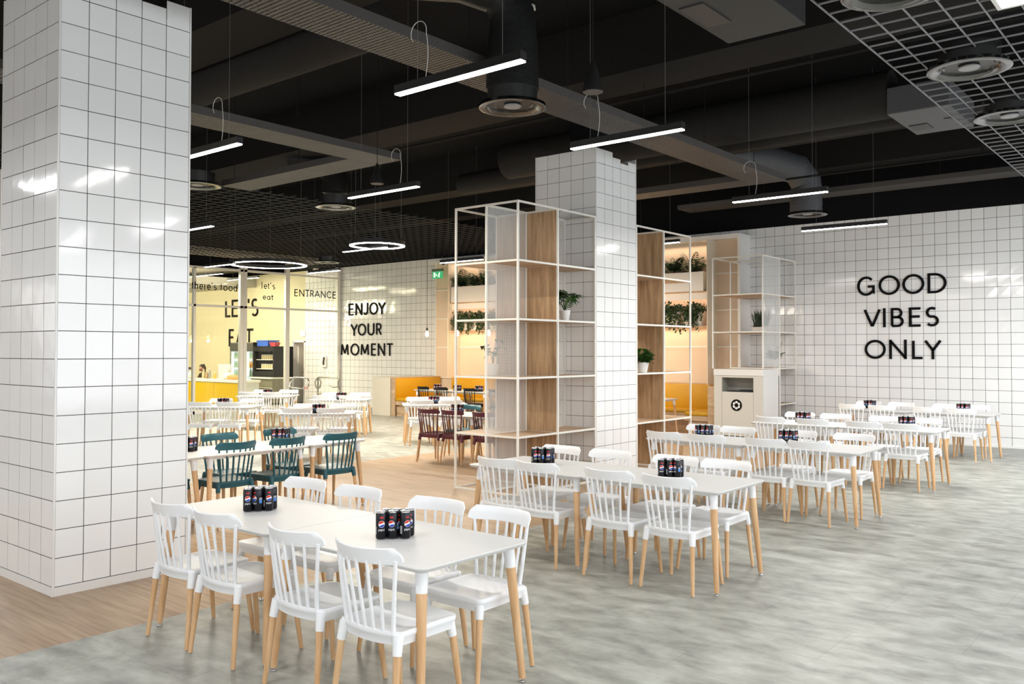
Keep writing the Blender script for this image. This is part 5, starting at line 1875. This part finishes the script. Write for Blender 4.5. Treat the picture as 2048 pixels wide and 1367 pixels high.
# worker sitting behind the counter
def person():
    t = thing('person', 'person in black seated behind the counter, dark hair and mask', 'person', (-28.0, 16.75, 0))
    def skin(name, verts, edges, radii, m, parent, sub=2):
        me = bpy.data.meshes.new(name)
        me.from_pydata(verts, edges, [])
        o = link(name, me, parent)
        s = o.modifiers.new('skin', 'SKIN')
        for i, r_ in enumerate(radii):
            me.skin_vertices[0].data[i].radius = (r_, r_) if not isinstance(r_, tuple) else r_
        me.skin_vertices[0].data[0].use_root = True
        o.modifiers.new('sub', 'SUBSURF').render_levels = sub
        me.materials.append(m)
        return o
    # torso, arms and legs as one seated body
    V = [(0, 0, .50), (0, -.02, .68), (0, -.04, .88), (0, -.05, .95), (0, -.07, 1.0),
         (.17, -.05, .90), (.21, -.14, .70), (.12, -.36, .72), (.08, -.44, .74),
         (-.17, -.05, .90), (-.21, -.14, .70), (-.12, -.36, .72), (-.08, -.44, .74),
         (.10, -.02, .48), (.13, -.42, .46), (.13, -.44, .08), (.13, -.54, .04),
         (-.10, -.02, .48), (-.13, -.42, .46), (-.13, -.44, .08), (-.13, -.54, .04)]
    E_ = [(0, 1), (1, 2), (2, 3), (3, 4), (2, 5), (5, 6), (6, 7), (7, 8), (2, 9), (9, 10), (10, 11), (11, 12), (0, 13), (13, 14), (14, 15), (15, 16), (0, 17), (17, 18), (18, 19), (19, 20)]
    Rr = [(.16, .12), (.14, .10), (.16, .10), (.06, .06), (.05, .05), .055, .042, .034, .03, .055, .042, .034, .03, .085, .062, .045, .04, .085, .062, .045, .04]
    skin('body', V, E_, Rr, CLOTH, t)
    hd = MB().lathe([(0.012, 0.0), (0.05, 0.012), (0.068, 0.06), (0.076, 0.12), (0.07, 0.175), (0.04, 0.21), (0.005, 0.222)], n=18)
    hd.v = [(v[0] * 0.95, v[1] * 1.15 + (0.0), v[2]) for v in hd.v]
    hd.add([(-.012, -.085, .09), (.012, -.085, .09), (0, -.082, .125), (0, -.108, .093)], [(0, 1, 3), (1, 2, 3), (2, 0, 3)])
    for sx in (-1, 1):
        hd.lathe([(0.004, -.028), (.014, -.01), (.014, .012), (0.004, .028)], c=(sx * .074, .005, .11), n=8)
    h = part('head', hd, SKIN, t, 60)
    h.location = (0, -0.085, 1.005)
    h.rotation_euler = (R(18), 0, R(20))
    ey = MB()
    for sx in (-1, 1):
        ey.lathe([(.002, -.007), (.009, 0), (.002, .007)], c=(sx * .028, -.074, .13), n=8)
    part('eyes', ey, BLACKM, h, 60)
    part('mask', MB().rings([[(x * 1.0, -0.07 - 0.022 * math.cos(x * 20), z) for x in (-.06, -.03, 0, .03, .06)] + [(x, -0.055 - 0.02 * math.cos(x * 20), z) for x in (.06, .03, 0, -.03, -.06)] for z in (.03, .06, .105)]), MASKC, h, 60)
    hr = MB().lathe([(0.079, 0.10), (0.085, 0.15), (0.078, 0.195), (0.045, 0.232), (0.005, 0.24)], n=18)
    hr.v = [(v[0] * 0.98, v[1] * 1.12 + 0.018, v[2]) for v in hr.v]
    hr.tube([(0, 0.06, 0.2), (0.01, 0.12, 0.19), (0.02, 0.14, 0.08), (0.02, 0.12, -0.08)], 0.03, 8, [0.03, 0.04, 0.04, 0.012])
    part('hair', hr, HAIR, h, 60)
    for sx in (-1, 1):                        # hands resting on the lap edge of the counter
        skin('hand', [(0, 0, 0), (0, -.045, 0), (0, -.085, -.005), (-.022, -.09, -.004), (.022, -.086, -.004), (-.022, -.135, -.015), (0, -.15, -.018), (.022, -.13, -.015), (-.04, -.03, 0), (-.055, -.075, -.005), (-.036, -.08, -.004), (-.042, -.118, -.014)],
             [(0, 1), (1, 2), (1, 3), (1, 4), (3, 5), (2, 6), (4, 7), (0, 8), (8, 9), (1, 10), (10, 11)],
             [.022, .022, .011, .010, .010, .007, .008, .007, .011, .008, .009, .007], SKIN, t, 1).location = (sx * .07, -.46, .745)


person()
t = thing('stool', 'low stool under the seated worker behind the counter', 'stool', (-28.0, 16.75, 0))
part('seat', MB().lathe([(0.17, 0.33), (0.18, 0.345), (0.17, 0.36)], n=20), BLACKM, t, 40)
for a in range(4):
    ca, sa = math.cos(a * PI / 2 + .78), math.sin(a * PI / 2 + .78)
    part('leg', MB().cone((ca * .11, sa * .11, .33), (ca * .17, sa * .17, 0), .012, .012, 8), CHROME, t)

# steel queue railing and turnstile by the entrance
t = thing('steel_railing', 'bent steel tube railing at the entrance opening', 'railing', (-20.3, 16.0, 0))
RM = MB
for pts in ([(-.35, 0, 0), (-.35, 0, .90), (-.30, 0, .95), (.62, 0, .95), (.66, 0, .93)], [(.66, 0, 0), (.66, 0, 1.2)], [(-.35, 0, .48), (.66, 0, .48)], [(.45, 0, 0), (.45, 0, .48)],
            [(-.35, 0, .95), (-.43, -.05, .82), (-.38, -.05, .66), (-.35, 0, .62)], [(-.35, 0, .95), (-.27, .05, .82), (-.32, .05, .66), (-.35, 0, .62)],
            [(.66, 0, .95), (.60, -.03, .80), (.62, 0, .62)], [(.2, 0, .72), (.35, 0, .68), (.66, 0, .72)]):
    part('tube', MB().tube(pts, 0.022, 8), STEEL, t, 60)
t = thing('turnstile_gate', 'chrome bent tube gate beside the doorway', 'gate', (-21.35, 15.95, 0))
for pts in ([(-.6, 0, .90), (-.3, 0, .93), (.25, 0, .92), (.33, 0, .85), (.33, 0, .70), (.25, 0, .62), (-.1, 0, .60), (-.5, 0, .62)], [(-.45, 0, 0), (-.45, 0, .92)], [(.1, 0, 0), (.1, 0, .92)], [(-.6, .2, .9), (-.7, .1, .75), (-.6, 0, .62)]):
    part('tube', MB().tube(pts, 0.022, 8), CHROME, t, 60)
t = thing('red_tape_strip', 'red and white barrier tape wound on the chrome gate', 'tape', (-21.2, 15.95, .62))
part('tape', MB().box(-.03, .2, -.03, -.026, -.03, .04), LWHITE, t)
part('tape_stripe', MB().box(.02, .06, -.032, -.0265, -.03, .04).box(.12, .16, -.032, -.0265, -.03, .04), LRED, t)
# door leaf seen in the doorway and dark stand beside it
t = thing('door_3', None, None)
t['kind'] = 'structure'
part('leaf', MB().cbox(-24.12, -24.07, WY + 0.15, WY + 0.36, 0, 1.98, 0.004), FRAMEW, t)
part('handle', MB().tube([(-24.05, WY + 0.32, 1.0), (-24.0, WY + 0.32, 1.0), (-24.0, WY + 0.22, 1.0)], 0.01, 6), STEEL, t)
t = thing('mop_pole', 'dark pole leaning in the brown doorway', 'pole', (-23.9, WY + 0.9, 0))
part('pole', MB().cone((0, 0, 0.02), (-0.05, 0.1, 1.5), 0.018, 0.018, 8), BLACKM, t)
part('foot', MB().box(-0.1, 0.1, -0.05, 0.05, 0, 0.06), BLACKM, t)
# phone on the wall with coiled cord
t = thing('wall_phone', 'white wall intercom with black handset on the tiles', 'intercom', (-22.5, WY - 0.012, 1.30))
part('base', MB().cbox(-0.14, 0.12, -0.05, 0, -0.1, 0.26, 0.01), WHITE, t)
part('handset', MB().tube([(0.02, -0.07, -0.02), (0.05, -0.09, 0.1), (0.06, -0.07, 0.22)], 0.022, 8), BLACKM, t, 60)
part('cord', MB().tube([(0, -0.05, -0.1), (-0.02, -0.06, -0.3), (-0.12, -0.05, -0.5), (-0.22, -0.05, -0.62)], 0.008, 6), WHITE, t, 60)

# lit signs
t = thing('lit_wall_sign', 'small glowing white wall sign above the brown doorway', 'sign', (-23.62, WY - 0.04, 2.20))
part('housing', MB().cbox(-0.12, 0.12, 0.0, 0.04, -0.01, 0.19, 0.008), WHITE, t)
part('face', MB().box(-0.11, 0.11, -0.004, -0.001, 0, 0.18), SIGNW, t)
t = thing('exit_sign', 'green emergency exit sign hanging beside the booth', 'sign', (-16.95, 17.2, 3.72))
part('housing', MB().cbox(-0.2, 0.2, -0.03, 0.03, 0.2, 0.27, 0.006), mat('sign_grey_green', (0.12, 0.16, 0.12), rough=0.5), t)
part('face', MB().box(-0.2, 0.2, -0.004, 0.004, 0.0, 0.2), EXITG, t)
pic = MB()
pic.box(-0.15, -0.09, -0.007, -0.0045, 0.04, 0.17)                                          # doorway
pic.cone((0.075, -0.0045, 0.155), (0.075, -0.007, 0.155), 0.016, 0.016, 10)                # running figure
for p, q in (((0.07, 0.14), (0.05, 0.09)), ((0.05, 0.09), (0.075, 0.06)), ((0.075, 0.06), (0.065, 0.03)), ((0.05, 0.09), (0.03, 0.06)), ((0.03, 0.06), (0.0, 0.055)), ((0.065, 0.13), (0.095, 0.11)), ((0.065, 0.13), (0.035, 0.125))):
    stroke_mesh(pic, [p, q], 0.016, 0.0025, lambda u, v, d: (u, -0.0045 - d, v))
stroke_mesh(pic, [(0.0, 0.1), (-0.06, 0.1)], 0.012, 0.0025, lambda u, v, d: (u, -0.0045 - d, v))
stroke_mesh(pic, [(-0.035, 0.125), (-0.065, 0.1), (-0.035, 0.075)], 0.012, 0.0025, lambda u, v, d: (u, -0.0045 - d, v))
part('pictogram', pic, EXITW, t)
part('hanger', MB().cone((-0.17, 0, 0.27), (-0.17, 0, 0.62), 0.004, 0.004, 5).cone((0.17, 0, 0.27), (0.17, 0, 0.62), 0.004, 0.004, 5), mat_wire, t)
t = thing('small_wall_box', 'small pale junction box above the slogan wall corner', 'box', (-21.95, 16.9, 4.2))
part('casing', MB().cbox(-0.08, 0.08, -0.05, 0.05, -0.08, 0.08, 0.006), CREAMD, t)
part('bracket', MB().cone((0, 0, 0.08), (0, 0, 0.3), 0.01, 0.01, 6), BLACKM, t)

# booth cove light, then unseen fill lights added to brighten the kitchen
area('booth_cove_light', (-12.5, BY - 0.16, 4.10), (R(-12), 0, 0), 7.6, 0.06, 60, (1.0, 0.74, 0.52))
area('booth_cove_light', (-12.5, BY - 0.12, 2.98), (R(-8), 0, 0), 7.6, 0.06, 34, (1.0, 0.62, 0.42))
area('booth_cove_light', (-12.5, BY - 0.12, 2.22), (R(-8), 0, 0), 7.6, 0.06, 30, (1.0, 0.60, 0.40))
area('kitchen_fill', (-26.2, 15.0, 4.42), (0, 0, 0), 5.0, 3.5, 320, (1.0, 0.90, 0.66))
area('kitchen_fill', (-28.5, 11.6, 3.5), (R(62), 0, 0), 5.0, 0.5, 700, (1.0, 0.90, 0.66))  # added fill, out of sight behind the left column, aimed at the kitchen wall
area('corridor_light', (-23.9, WY + 0.9, 2.5), (0, 0, 0), 0.8, 0.8, 14, (1.0, 0.85, 0.6))
